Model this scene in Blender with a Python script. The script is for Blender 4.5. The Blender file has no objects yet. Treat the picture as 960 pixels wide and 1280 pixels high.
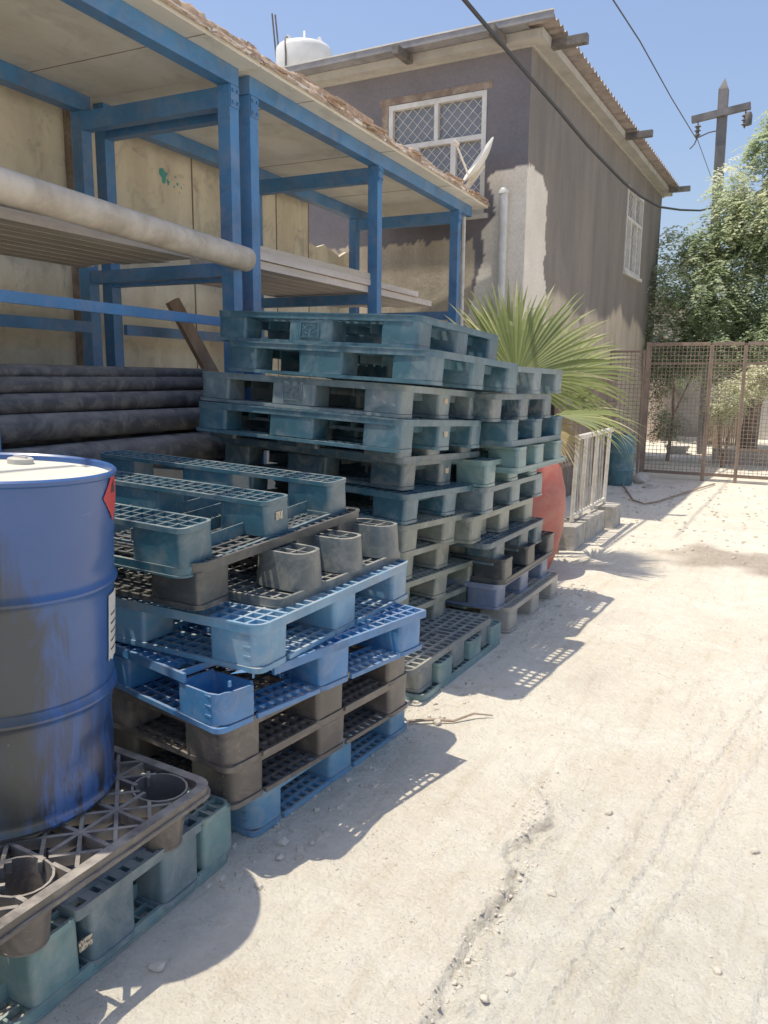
import bpy, math, random
from mathutils import Vector, Matrix, noise
R=math.radians
S=bpy.context.scene
COL=S.collection
random.seed(7)
# ------------------------------------------------------------------ helpers
class MB:
    def __init__(s): s.v=[];s.f=[]
    def add(s,vs,fs):
        o=len(s.v); s.v+= [tuple(a) for a in vs]; s.f+=[tuple(o+i for i in f) for f in fs]; return s
    def box(s,x0,x1,y0,y1,z0,z1,taper=1.0):
        cx,cy=(x0+x1)/2,(y0+y1)/2
        b=[(x0,y0),(x1,y0),(x1,y1),(x0,y1)]
        vs=[(cx+(x-cx)*taper,cy+(y-cy)*taper,z0) for x,y in b]+[(x,y,z1) for x,y in b]
        return s.add(vs,[(3,2,1,0),(4,5,6,7),(0,1,5,4),(1,2,6,5),(2,3,7,6),(3,0,4,7)])
    def bar(s,p,q,w,h,up=(0,0,1)):
        p=Vector(p);q=Vector(q);d=(q-p).normalized();u=Vector(up)
        if abs(d.dot(u))>.98: u=Vector((0,1,0)) if abs(d.y)<.9 else Vector((1,0,0))
        a=d.cross(u).normalized();b=a.cross(d).normalized();a*=w/2;b*=h/2
        vs=[p-a-b,p+a-b,p+a+b,p-a+b,q-a-b,q+a-b,q+a+b,q-a+b]
        return s.add(vs,[(0,1,2,3),(7,6,5,4),(4,5,1,0),(5,6,2,1),(6,7,3,2),(7,4,0,3)])
    def prism(s,poly,z0,z1,bot=1.0,c=None,topz=None):
        n=len(poly)
        if c is None: c=(sum(p[0] for p in poly)/n,sum(p[1] for p in poly)/n)
        vs=[(c[0]+(x-c[0])*bot,c[1]+(y-c[1])*bot,z0) for x,y in poly]+[(x,y,z1 if topz is None else topz[i]) for i,(x,y) in enumerate(poly)]
        return s.add(vs,[tuple(range(n-1,-1,-1)),tuple(range(n,2*n))]+[(i,(i+1)%n,n+(i+1)%n,n+i) for i in range(n)])
    def ring(s,po,pi,z0,z1,bot=1.0):
        n=len(po);c=(sum(p[0] for p in po)/n,sum(p[1] for p in po)/n)
        vs=[]
        for poly,k in ((po,1),(pi,1)):
            for z,t in ((z0,bot),(z1,1.)): vs+=[(c[0]+(x-c[0])*t,c[1]+(y-c[1])*t,z) for x,y in poly]
        fs=[]
        for i in range(n):
            j=(i+1)%n
            fs+=[(i,j,n+j,n+i),(2*n+j,2*n+i,3*n+i,3*n+j),(n+i,n+j,3*n+j,3*n+i),(j,i,2*n+i,2*n+j)]
        return s.add(vs,fs)
    def tube(s,pts,r,seg=10,cap=True,rs=None):
        pts=[Vector(p) for p in pts];n=len(pts);vs=[];fs=[];a=None
        for i,p in enumerate(pts):
            d=(pts[min(i+1,n-1)]-pts[max(i-1,0)]).normalized()
            if a is None:
                a=d.orthogonal().normalized()
            else:
                a=(a-d*a.dot(d)).normalized()
            b=d.cross(a); rr=rs[i] if rs else r
            for k in range(seg):
                t=2*math.pi*k/seg; vs.append(p+a*(rr*math.cos(t))+b*(rr*math.sin(t)))
        for i in range(n-1):
            for k in range(seg):
                k2=(k+1)%seg; fs.append((i*seg+k,i*seg+k2,(i+1)*seg+k2,(i+1)*seg+k))
        if cap: fs+= [tuple(range(seg-1,-1,-1)),tuple(range((n-1)*seg,n*seg))]
        return s.add(vs,fs)
    def pipe(s,p,q,r,t,seg=20):   # hollow pipe
        p=Vector(p);q=Vector(q);d=(q-p).normalized();a=d.orthogonal().normalized();b=d.cross(a);vs=[]
        for c,rr in ((p,r),(q,r),(q,r-t),(p,r-t)):
            vs+=[c+a*(rr*math.cos(2*math.pi*k/seg))+b*(rr*math.sin(2*math.pi*k/seg)) for k in range(seg)]
        fs=[]
        for j in range(4):
            j2=(j+1)%4
            for k in range(seg):
                k2=(k+1)%seg; fs.append((j*seg+k,j*seg+k2,j2*seg+k2,j2*seg+k))
        return s.add(vs,fs)
    def lathe(s,prof,seg=48,c=(0,0),fn=None):
        vs=[];n=len(prof)
        for r,z in prof:
            for k in range(seg):
                t=2*math.pi*k/seg; rr=r+(fn(t,z) if fn and r>.05 else 0)
                vs.append((c[0]+rr*math.cos(t),c[1]+rr*math.sin(t),z))
        fs=[(i*seg+k,i*seg+(k+1)%seg,(i+1)*seg+(k+1)%seg,(i+1)*seg+k) for i in range(n-1) for k in range(seg)]
        return s.add(vs,fs)
    def rot180x(s,h):
        s.v=[(x,-y,h-z) for x,y,z in s.v]; return s
    def build(s,name,m,parent=None,smooth=0,loc=None):
        me=bpy.data.meshes.new(name); me.from_pydata(s.v,[],s.f); me.update()
        if smooth:
            me.polygons.foreach_set('use_smooth',[True]*len(me.polygons))
            me.set_sharp_from_angle(angle=R(smooth))
        me.materials.append(m)
        o=bpy.data.objects.new(name,me); COL.objects.link(o)
        if parent: o.parent=parent
        if loc: o.location=loc
        return o
def tag(o,label,cat,group=None,kind=None):
    if label:o['label']=label
    if cat:o['category']=cat
    if group:o['group']=group
    if kind:o['kind']=kind
    return o
def empty(name,label,cat,loc=(0,0,0),rz=0,group=None):
    o=bpy.data.objects.new(name,None);COL.objects.link(o);o.location=loc;o.rotation_euler=(0,0,rz)
    o.empty_display_size=.1
    return tag(o,label,cat,group)
def rrect(x0,x1,y0,y1,r,seg=4):
    P=[]
    if not isinstance(r,(tuple,list)): r=(r,)*4
    for (cx,cy,a0,q) in ((x1-r[0],y1-r[0],0,r[0]),(x0+r[1],y1-r[1],90,r[1]),(x0+r[2],y0+r[2],180,r[2]),(x1-r[3],y0+r[3],270,r[3])):
        for k in range(seg+1):
            t=R(a0+90*k/seg); P.append((cx+q*math.cos(t),cy+q*math.sin(t)))
    return P
def copy_tree(o,parent=None):
    c=o.copy();COL.objects.link(c)
    if parent: c.parent=parent
    for ch in [x for x in bpy.data.objects if x.parent==o]: copy_tree(ch,c)
    return c
# ------------------------------------------------------------------ materials
def nm(name):
    m=bpy.data.materials.new(name);m.use_nodes=True;nt=m.node_tree
    return m,nt,nt.nodes,nt.links,nt.nodes['Principled BSDF']
def ramp(N,L,src,p0,p1,c0=(0,0,0,1),c1=(1,1,1,1)):
    r=N.new('ShaderNodeValToRGB');r.color_ramp.elements[0].position=p0;r.color_ramp.elements[1].position=p1
    r.color_ramp.elements[0].color=c0;r.color_ramp.elements[1].color=c1
    L.new(src,r.inputs[0]);return r.outputs[0]
def mix(N,L,f,a,b,mode='MIX'):
    m=N.new('ShaderNodeMix');m.data_type='RGBA';m.blend_type=mode
    for s,v in ((m.inputs['Factor'],f),(m.inputs['A'],a),(m.inputs['B'],b)):
        if isinstance(v,(int,float)): s.default_value=v
        elif isinstance(v,(tuple,list)): s.default_value=(*v[:3],1)
        else: L.new(v,s)
    return m.outputs['Result']
def coords(N,L,scale=(1,1,1),rnd=True,world=False):
    if world:
        g=N.new('ShaderNodeNewGeometry');src=g.outputs['Position']
    else:
        t=N.new('ShaderNodeTexCoord');src=t.outputs['Object']
    mp=N.new('ShaderNodeMapping');mp.inputs['Scale'].default_value=scale;L.new(src,mp.inputs['Vector'])
    if rnd:
        oi=N.new('ShaderNodeObjectInfo');mu=N.new('ShaderNodeMath');mu.operation='MULTIPLY';mu.inputs[1].default_value=37.
        L.new(oi.outputs['Random'],mu.inputs[0]);L.new(mu.outputs[0],mp.inputs['Location'])
    return mp.outputs[0]
def tex(N,L,vec,scale,detail=5,rough=.55,dist=0):
    n=N.new('ShaderNodeTexNoise');n.inputs['Scale'].default_value=scale;n.inputs['Detail'].default_value=detail
    n.inputs['Roughness'].default_value=rough;n.inputs['Distortion'].default_value=dist;L.new(vec,n.inputs['Vector']);return n.outputs['Fac']
def bump(N,L,h,b,strength,dist=.01,prev=None):
    bp=N.new('ShaderNodeBump');bp.inputs['Strength'].default_value=strength;bp.inputs['Distance'].default_value=dist
    L.new(h,bp.inputs['Height'])
    if prev: L.new(prev,bp.inputs['Normal'])
    L.new(bp.outputs[0],b.inputs['Normal']);return bp.outputs[0]
DUST=(.50,.44,.34)
def surf(name,c1,c2,rough=.6,sc=6,stretch=(1,1,1),dust=.5,dustcol=DUST,lo=.4,hi=.65,fine=80,bmp=.2,metal=0,grime=.35,spec=.5,bd=.004,side_dust=.25,scuff=.15):
    m,nt,N,L,b=nm(name)
    v=coords(N,L,stretch);v1=coords(N,L)
    col=mix(N,L,ramp(N,L,tex(N,L,v,sc,6,.6,.3),lo,hi),c1,c2)
    # dark grime blotches
    g=ramp(N,L,tex(N,L,v1,sc*2.3,5,.7,.6),.52,.75)
    gm=N.new('ShaderNodeMath');gm.operation='MULTIPLY';gm.inputs[1].default_value=grime;L.new(g,gm.inputs[0])
    col=mix(N,L,gm.outputs[0],col,(c1[0]*.35+.01,c1[1]*.35+.008,c1[2]*.35+.006))
    # dust on upward faces + patchy dust on sides
    ge=N.new('ShaderNodeNewGeometry');sx=N.new('ShaderNodeSeparateXYZ');L.new(ge.outputs['Normal'],sx.inputs[0])
    up=ramp(N,L,sx.outputs['Z'],.35,.9)
    dn=ramp(N,L,tex(N,L,v1,sc*1.7+5,6,.65),.30,.62)
    a=N.new('ShaderNodeMath');a.operation='MULTIPLY';L.new(up,a.inputs[0]);L.new(dn,a.inputs[1])
    a2=N.new('ShaderNodeMath');a2.operation='MULTIPLY';a2.inputs[1].default_value=dust;L.new(a.outputs[0],a2.inputs[0])
    sd=ramp(N,L,tex(N,L,v1,sc*.8+3,7,.72,.8),.46,.72)
    s2=N.new('ShaderNodeMath');s2.operation='MULTIPLY';s2.inputs[1].default_value=side_dust;L.new(sd,s2.inputs[0])
    ad=N.new('ShaderNodeMath');ad.operation='MAXIMUM';L.new(a2.outputs[0],ad.inputs[0]);L.new(s2.outputs[0],ad.inputs[1])
    sk_=ramp(N,L,tex(N,L,coords(N,L,(1,1,4)),sc*3+14,8,.8,1.2),.60,.66)
    s5=N.new('ShaderNodeMath');s5.operation='MULTIPLY';s5.inputs[1].default_value=scuff;L.new(sk_,s5.inputs[0])
    col=mix(N,L,s5.outputs[0],col,tuple(min(1,x*1.6+.12) for x in c1))
    col=mix(N,L,ad.outputs[0],col,dustcol)
    L.new(col,b.inputs['Base Color'])
    rr=N.new('ShaderNodeMapRange');rr.inputs['To Min'].default_value=rough;rr.inputs['To Max'].default_value=min(1,rough+.35)
    L.new(ad.outputs[0],rr.inputs['Value']);L.new(rr.outputs[0],b.inputs['Roughness'])
    b.inputs['Metallic'].default_value=metal;b.inputs['Specular IOR Level'].default_value=spec
    p=bump(N,L,tex(N,L,v1,fine,4,.6),b,bmp,bd)
    return m
def plain(name,c,rough=.7,metal=0):
    m,nt,N,L,b=nm(name);v=coords(N,L)
    col=mix(N,L,tex(N,L,v,14,5),tuple(x*.75 for x in c),tuple(min(1,x*1.2) for x in c))
    L.new(col,b.inputs['Base Color']);b.inputs['Roughness'].default_value=rough;b.inputs['Metallic'].default_value=metal
    return m
PLM={}
def plastic(key,c,v=1.0,**k):
    if key in PLM: return PLM[key]
    c2=tuple(x*.72 for x in c)
    d=dict(scuff=.4,rough=.36,sc=5,dust=.55,side_dust=.32,grime=.35,bmp=.15,fine=60,spec=.5,bd=.003);d.update(k)
    PLM[key]=surf('plastic_'+key,c,c2,**d);return PLM[key]
plastic('teal',(.04,.115,.155),side_dust=.40,dustcol=(.33,.37,.37));plastic('dteal',(.03,.105,.145),dust=.4,side_dust=.25)
plastic('grayteal',(.12,.18,.20),side_dust=.45,dustcol=(.42,.42,.39));plastic('greengray',(.175,.205,.17),side_dust=.5);plastic('palegreen',(.15,.27,.265),side_dust=.4)
plastic('blue',(.04,.18,.42),dust=.4,side_dust=.22);plastic('lblue',(.11,.28,.45),side_dust=.35)
plastic('brown',(.105,.09,.08),dust=.35,side_dust=.5,dustcol=(.34,.28,.22));plastic('darkgray',(.04,.045,.045),dust=.3,side_dust=.25,dustcol=(.3,.27,.23));plastic('gblue',(.05,.10,.13),side_dust=.4)
plastic('footgray',(.07,.095,.105),side_dust=.35);plastic('lilac',(.17,.22,.33));plastic('pale',(.42,.38,.31),side_dust=.5);plastic('dusty',(.095,.082,.072),dust=.6,side_dust=.38,dustcol=(.46,.39,.31));plastic('gray',(.17,.195,.195),dust=.55,side_dust=.5)
M={}
def plastic(key,c,v=1.0,**k):
    if key in PLM: return PLM[key]
    c2=tuple(x*.72 for x in c)
    d=dict(rough=.42,sc=5,dust=.55,side_dust=.32,grime=.35,bmp=.15,fine=60,spec=.5,bd=.003);d.update(k)
    PLM[key]=surf('plastic_'+key,c,c2,**d);return PLM[key]
plastic('teal',(.085,.205,.255));plastic('dteal',(.05,.15,.20),dust=.4)
plastic('grayteal',(.17,.26,.28));plastic('greengray',(.23,.29,.25),side_dust=.4);plastic('palegreen',(.22,.34,.33))
plastic('blue',(.055,.24,.56),dust=.35,side_dust=.15);plastic('lblue',(.17,.40,.62),side_dust=.2)
plastic('brown',(.26,.21,.18),dust=.4,side_dust=.35);plastic('darkgray',(.085,.10,.105),side_dust=.3);plastic('gblue',(.13,.22,.27))
plastic('lilac',(.22,.28,.46));plastic('pale',(.46,.42,.35),side_dust=.5);plastic('dusty',(.30,.26,.22),dust=.85,side_dust=.6,dustcol=(.62,.55,.44));plastic('gray',(.24,.27,.27),dust=.6,side_dust=.5)
M={}
M['rackblue']=surf('rack_blue_paint',(.05,.185,.40),(.04,.135,.29),rough=.42,sc=3,dust=.5,side_dust=.30,scuff=.35,dustcol=(.34,.27,.20),grime=.6,bmp=.15,fine=40)
M['rust']=surf('rusty_steel',(.31,.215,.155),(.20,.145,.11),rough=.8,sc=9,dust=.3,side_dust=.2,metal=.1)
M['roofboard']=surf('roof_board',(.80,.74,.62),(.62,.56,.45),rough=.85,sc=1.6,stretch=(1,.35,1),grime=.5,dust=.3,side_dust=.2,fine=25,bmp=.3)
M['roofedge']=surf('crumbled_edge',(.50,.33,.21),(.30,.19,.12),rough=.95,sc=12,grime=.6,dust=.5,side_dust=.35,fine=30,bmp=.9,bd=.02)
M['wallboard']=surf('wall_board',(.80,.71,.52),(.62,.52,.36),rough=.85,sc=2.2,stretch=(1,1,.22),grime=.85,dust=.2,side_dust=.3,scuff=.25,fine=18,bmp=.35,dustcol=(.42,.38,.30))
M['plank']=surf('weathered_plank',(.58,.49,.38),(.40,.33,.25),rough=.8,sc=9,stretch=(1,.12,1),grime=.4,dust=.5,fine=50,bmp=.4)
M['paleplank']=surf('pale_plank',(.66,.57,.49),(.50,.42,.35),rough=.8,sc=9,stretch=(1,.12,1),grime=.3,dust=.5,fine=50,bmp=.4)
M['tube']=surf('dusty_tube',(.62,.53,.41),(.42,.34,.25),rough=.7,sc=7,grime=.35,dust=.6,side_dust=.5,fine=30,bmp=.4)
M['blackpipe']=surf('black_pipe',(.075,.072,.07),(.04,.04,.042),rough=.55,sc=6,stretch=(1,.25,1),dust=.7,side_dust=.6,grime=.1,dustcol=(.32,.28,.24))
M['cement']=surf('cement_block',(.42,.39,.34),(.27,.25,.22),rough=.95,sc=8,bmp=.6,fine=60,bd=.01)
M['stone']=surf('stone',(.60,.53,.43),(.42,.37,.29),rough=.95,sc=14,bmp=.6,fine=50,bd=.01)
M['whitepaint']=surf('white_paint',(.62,.61,.57),(.48,.47,.43),rough=.5,sc=6,dust=.3,side_dust=.2,grime=.3)
M['bar']=surf('cream_bar',(.72,.67,.58),(.55,.48,.39),rough=.6,sc=10,dust=.4,side_dust=.3)
M['redtank']=surf('faded_red',(.42,.085,.055),(.30,.07,.05),rough=.5,sc=3,dust=.5,side_dust=.35,grime=.3,dustcol=(.5,.30,.22))
M['tankwhite']=surf('tank_white',(.80,.79,.74),(.68,.66,.60),rough=.4,sc=3,dust=.2,side_dust=.1,grime=.12)
M['pole']=surf('pole_wood',(.16,.15,.15),(.09,.085,.085),rough=.85,sc=6,stretch=(1,1,.2),dust=.2,side_dust=.1)
M['iron']=surf('dark_iron',(.10,.085,.075),(.05,.045,.04),rough=.6,sc=9,dust=.3,side_dust=.2)
M['cable']=plain('cable_rubber',(.02,.02,.022),.6)
M['wood']=surf('old_timber',(.34,.23,.15),(.20,.13,.085),rough=.85,sc=8,stretch=(1,1,.2),grime=.4,dust=.3,bmp=.5)
M['darkboard']=surf('brown_board',(.24,.17,.12),(.13,.09,.065),rough=.85,sc=5,stretch=(1,1,.3),dust=.3,side_dust=.4)
M['pot']=surf('pale_basin',(.6,.58,.52),(.45,.43,.38),rough=.6)
M['tealdrum']=surf('teal_drum_paint',(.06,.17,.19),(.04,.11,.13),rough=.5)
M['roofmetal']=surf('roof_sheet',(.36,.30,.27),(.22,.17,.15),rough=.5,sc=5,metal=.3,dust=.3)
M['fascia']=surf('fascia_grey',(.36,.34,.30),(.28,.265,.235),rough=.8,sc=3)
M['fasciadark']=surf('fascia_dark',(.20,.20,.215),(.14,.14,.15),rough=.6,sc=4)
M['bamboo']=surf('bamboo_screen',(.33,.22,.13),(.18,.12,.07),rough=.8,sc=9,stretch=(3,3,.3))
M['pinkwall']=surf('pink_plaster',(.50,.40,.33),(.40,.31,.25),rough=.9,sc=2)
M['yardwall']=surf('yard_wall',(.46,.45,.42),(.34,.33,.30),rough=.9,sc=2)
M['sticker']=None
def sticker_mat():
    m,nt,N,L,b=nm('sticker_paper');t=N.new('ShaderNodeTexCoord')
    w=N.new('ShaderNodeTexNoise');w.inputs['Scale'].default_value=130;L.new(t.outputs['Object'],w.inputs['Vector'])
    c=mix(N,L,ramp(N,L,w.outputs['Fac'],.50,.56),(.62,.52,.34),(.16,.12,.09));L.new(c,b.inputs['Base Color']);b.inputs['Roughness'].default_value=.7
    return m
M['sticker']=sticker_mat()
def glass_mat():
    m,nt,N,L,b=nm('window_glass');b.inputs['Base Color'].default_value=(.10,.12,.13,1);b.inputs['Roughness'].default_value=.12
    b.inputs['Specular IOR Level'].default_value=.8;v=coords(N,L);L.new(mix(N,L,tex(N,L,v,3),(.06,.07,.08),(.20,.20,.20)),b.inputs['Base Color']);return m
M['glass']=glass_mat()
def leaf_mat(name,c1,c2,c3,tr=.35):
    m,nt,N,L,b=nm(name);at=N.new('ShaderNodeAttribute');at.attribute_name='tone'
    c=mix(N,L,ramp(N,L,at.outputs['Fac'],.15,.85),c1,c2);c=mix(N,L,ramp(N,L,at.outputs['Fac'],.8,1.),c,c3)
    L.new(c,b.inputs['Base Color']);b.inputs['Roughness'].default_value=.55
    t=N.new('ShaderNodeBsdfTranslucent');L.new(c,t.inputs['Color']);ms=N.new('ShaderNodeMixShader');ms.inputs[0].default_value=tr
    L.new(b.outputs[0],ms.inputs[1]);L.new(t.outputs[0],ms.inputs[2]);L.new(ms.outputs[0],N['Material Output'].inputs[0]);return m
M['leaf']=leaf_mat('tree_leaf',(.27,.35,.19),(.54,.60,.36),(.74,.72,.50),.48)
M['palm']=leaf_mat('palm_leaf',(.12,.155,.035),(.29,.325,.085),(.60,.54,.27),.4)
M['dryleaf']=leaf_mat('dry_leaf',(.35,.27,.13),(.5,.4,.2),(.55,.45,.25),.3)
M['bark']=surf('bark',(.22,.16,.11),(.12,.085,.06),rough=.95,sc=12,stretch=(1,1,.3),bmp=.8,bd=.02,fine=30)
# ------------------------------------------------------------------ camera, light, world
cam=bpy.data.cameras.new('camera');camo=bpy.data.objects.new('camera',cam);COL.objects.link(camo);S.camera=camo
fw=Vector((-0.47170674,0.86517136,-0.1702095));rt=Vector((0.87723852,0.47997773,0.0085992));up=rt.cross(fw)
mm=Matrix((rt,up,-fw)).transposed().to_4x4();mm.translation=(0,0,1.5);camo.matrix_world=mm
cam.sensor_fit='HORIZONTAL';cam.sensor_width=36;cam.lens=36.9;cam.clip_start=.05;cam.clip_end=900
SUN=Vector((-.24,-.15,1)).normalized()
sl=bpy.data.lights.new('sun','SUN');sl.energy=5.0;sl.angle=R(.53);sl.color=(1,.94,.82)
so=bpy.data.objects.new('sun',sl);COL.objects.link(so);so.rotation_euler=SUN.to_track_quat('Z','Y').to_euler();so.location=(-3,-2,9)
w=bpy.data.worlds.new('World');S.world=w;w.use_nodes=True;nt=w.node_tree;bg=nt.nodes['Background']
sk=nt.nodes.new('ShaderNodeTexSky');sk.sky_type='NISHITA';sk.sun_disc=False
sk.sun_elevation=math.asin(SUN.z);sk.sun_rotation=math.atan2(SUN.x,SUN.y)
sk.altitude=0;sk.air_density=1.3;sk.dust_density=2.6;sk.ozone_density=2.2
tn=nt.nodes.new('ShaderNodeMix');tn.data_type='RGBA';tn.blend_type='MULTIPLY';tn.inputs['Factor'].default_value=1;tn.inputs['B'].default_value=(.96,.99,1.14,1)
nt.links.new(sk.outputs[0],tn.inputs['A']);nt.links.new(tn.outputs['Result'],bg.inputs[0]);bg.inputs[1].default_value=.15
S.view_settings.view_transform='Standard';S.view_settings.look='None';S.view_settings.exposure=0;S.view_settings.gamma=1.18
S.render.engine='CYCLES';S.cycles.use_denoising=True;S.cycles.max_bounces=8
# ------------------------------------------------------------------ ground
crack=[(-.69,1.0),(-.69,1.44),(-.67,1.52),(-.70,1.8),(-.70,2.08),(-.75,2.26),(-.69,2.52),(-.80,2.64),(-.95,2.80)]
def cx(y):
    for (x0,y0),(x1,y1) in zip(crack,crack[1:]):
        if y<=y1: return x0+(x1-x0)*(y-y0)/(y1-y0)
    return crack[-1][0]
def ss(a,b,x): t=max(0,min(1,(x-a)/(b-a)));return t*t*(3-2*t)
CV=[0]
def gheight(x,y):
    CV[0]=0
    N3=noise.noise;z=0;a=0;d=0
    if not(-3<y<12): return -.0005,0,0
    if -4<x<4:
        n1=N3((x*.9,y*.9,0));n2=N3((x*3.1,y*3.1,5));n3=N3((x*11,y*11,9));n4=N3((x*34,y*34,2))
        z=.018*n1+.014*n2
        rough=.0045*n3+.0028*n4
        e=x-cx(y)-.035*n3-.02*N3((x*5,y*5,3))-.01*n4
        on=1-ss(2.35,2.9,y)
        right=ss(-.012,.012,e)
        a=ss(-.03,.03,e)*(1-ss(2.2,3.0,y+.3*n2))
        z-=.030*right*on*(1-.75*ss(.2,1.6,e))
        if on>0 and 0<e<.07: rough+=.02*abs(N3((x*45,y*45,7)))*on
        z+=rough*(1.4 if e>0 else .8)
        if on>0:
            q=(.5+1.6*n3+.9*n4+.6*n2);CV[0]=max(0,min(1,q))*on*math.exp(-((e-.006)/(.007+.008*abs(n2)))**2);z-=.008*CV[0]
        tx=-.25+(y-2.76)*.145+.03*n2
        if 1.3<y<5:
            for off,k in ((0,1),(.42,.7),(-.09,.5)):
                t=abs(x-tx-off);z+=k*(.009 if .05<t<.08 else (-.006+.004*math.sin(y*150+x*60) if t<.05 else 0))*ss(5,4.2,y)*ss(1.3,1.9,y)
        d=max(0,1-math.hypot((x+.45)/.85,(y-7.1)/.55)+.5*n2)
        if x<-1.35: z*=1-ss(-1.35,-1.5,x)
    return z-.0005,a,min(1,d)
def ground():
    def axis(a,b,st,lo,hi,g):
        P=[a+i*st for i in range(int(round((b-a)/st))+1)]
        s=st;x=a
        left=[]
        while x>lo: s*=g;x-=s;left.append(max(x,lo))
        s=st;x=b;rgt=[]
        while x<hi: s*=g;x+=s;rgt.append(min(x,hi))
        return left[::-1]+P+rgt
    xs=axis(-1.9,.6,.014,-300,300,1.05);ys=axis(1.0,4.2,.015,-60,400,1.018)
    V=[];A=[];nx=len(xs)
    for y in ys:
        for x in xs:
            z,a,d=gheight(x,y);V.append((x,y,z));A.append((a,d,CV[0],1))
    F=[(j*nx+i,j*nx+i+1,(j+1)*nx+i+1,(j+1)*nx+i) for j in range(len(ys)-1) for i in range(nx-1)]
    me=bpy.data.meshes.new('ground');me.from_pydata(V,[],F);me.update()
    me.polygons.foreach_set('use_smooth',[True]*len(F))
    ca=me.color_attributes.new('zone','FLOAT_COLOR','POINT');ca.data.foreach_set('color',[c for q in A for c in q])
    m,nt,N,L,b=nm('dirt_ground');v=coords(N,L,rnd=False,world=True)
    at=N.new('ShaderNodeAttribute');at.attribute_name='zone';sp=N.new('ShaderNodeSeparateColor');L.new(at.outputs['Color'],sp.inputs[0])
    base=mix(N,L,ramp(N,L,tex(N,L,v,1.4,9,.70,.6),.40,.60),(.95,.865,.70),(.86,.755,.58))
    gr=mix(N,L,ramp(N,L,tex(N,L,v,3.0,9,.72,.5),.38,.62),(.90,.84,.68),(.76,.70,.55))
    c=mix(N,L,sp.outputs[0],base,gr)
    pk=ramp(N,L,tex(N,L,v,.8,6,.6,.8),.56,.68)
    pm=N.new('ShaderNodeMath');pm.operation='MULTIPLY';pm.inputs[1].default_value=.55;L.new(pk,pm.inputs[0])
    c=mix(N,L,pm.outputs[0],c,(.72,.60,.48))
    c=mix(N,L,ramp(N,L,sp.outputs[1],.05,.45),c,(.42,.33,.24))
    fs=ramp(N,L,tex(N,L,v,26,8,.75),.36,.70)
    c=mix(N,L,fs,c,mix(N,L,.45,c,(.78,.74,.66)))
    vo=N.new('ShaderNodeTexVoronoi');vo.inputs['Scale'].default_value=70;vo.inputs['Randomness'].default_value=1;L.new(v,vo.inputs['Vector'])
    sel=ramp(N,L,tex(N,L,v,6,4),.50,.62)
    dk=ramp(N,L,vo.outputs['Distance'],.10,.22,(1,1,1,1),(0,0,0,1))
    mu=N.new('ShaderNodeMath');mu.operation='MULTIPLY';L.new(sel,mu.inputs[0]);L.new(dk,mu.inputs[1])
    c=mix(N,L,mu.outputs[0],c,(.42,.37,.31))
    cvm=N.new('ShaderNodeMath');cvm.operation='MULTIPLY';cvm.inputs[1].default_value=.75;L.new(sp.outputs[2],cvm.inputs[0]);c=mix(N,L,cvm.outputs[0],c,(.30,.26,.21))  # shadow line along the crack edge, painted into the ground colour
    sp1=ramp(N,L,tex(N,L,v,9,12,.82,.4),.40,.60);c=mix(N,L,sp1,mix(N,L,1.,c,(.90,.88,.85),'MULTIPLY'),c)
    sp2=ramp(N,L,tex(N,L,v,75,6,.8),.30,.46);c=mix(N,L,sp2,mix(N,L,1.,c,(.82,.80,.76),'MULTIPLY'),c)
    wv=tex(N,L,coords(N,L,(7,.8,1),rnd=False,world=True),2.2,7,.7,.6);c=mix(N,L,ramp(N,L,wv,.52,.64),c,mix(N,L,1.,c,(.92,.90,.86),'MULTIPLY'))
    L.new(c,b.inputs['Base Color']);b.inputs['Roughness'].default_value=.95;b.inputs['Specular IOR Level'].default_value=.2
    h1=tex(N,L,v,22,9,.72);h2=tex(N,L,v,120,5,.7)
    p=bump(N,L,h1,b,1.,.04);p=bump(N,L,h2,b,.5,.006,p);p=bump(N,L,vo.outputs['Distance'],b,.35,.006,p)
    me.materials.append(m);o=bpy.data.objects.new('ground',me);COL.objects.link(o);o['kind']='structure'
    def gz(x,y): return 0
ground()
def rock(r,seed,flat=.6):
    rnd=random.Random(seed);mb=MB()
    import bmesh
    bm=bmesh.new();bmesh.ops.create_icosphere(bm,subdivisions=2,radius=1)
    vs=[]
    for v in bm.verts:
        p=v.co.copy();k=1+.45*noise.noise(p*1.3+Vector((seed*3.1,0,0)))+.15*noise.noise(p*4+Vector((0,seed,0)))
        vs.append((p.x*k*r,p.y*k*r*.8,p.z*k*r*flat))
    fs=[[v.index for v in f.verts] for f in bm.faces];bm.free();mb.add(vs,fs);return mb
stones=[(-.57,2.12,.016,'small pale stone on the grey ground right of the crack'),(-.52,2.63,.017,'pale stone beside the far end of the ground crack'),(-.59,1.62,.013,'small stone near the bottom end of the crack'),(-.57,1.75,.014,'stone between the crack and the bottom edge of the lane'),
(-.10,2.02,.014,'lone small stone at the right side of the lane'),(-1.40,1.90,.020,'largest grey rubble stone at the foot of the near pallet pile'),(-1.36,1.83,.017,'broken rubble stone in front of the near pallet pile'),(-1.32,1.95,.013,'smallest rubble stone by the near pallet pile corner'),(-1.36,1.30,.020,'flat stone in the shade beside the drum pallet'),
(-1.34,2.96,.024,'stone between the two large pallet stacks'),(-.05,2.63,.015,'stone on the far right beside the tyre track'),(-2.15,11.75,.16,'white stone block at the foot of the gate post'),(-2.35,11.5,.13,'pale rock left of the gate post'),(-1.95,11.3,.10,'low rock in front of the gate')]
for i,(x,y,r,l) in enumerate(stones):
    o=rock(r,i+1).build('stone',M['stone'],smooth=50);o.location=(x,y,gheight(x,y)[0]+r*.32);o.rotation_euler=(0,0,i*1.3);tag(o,l,'stone','loose stones on the lane')
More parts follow.
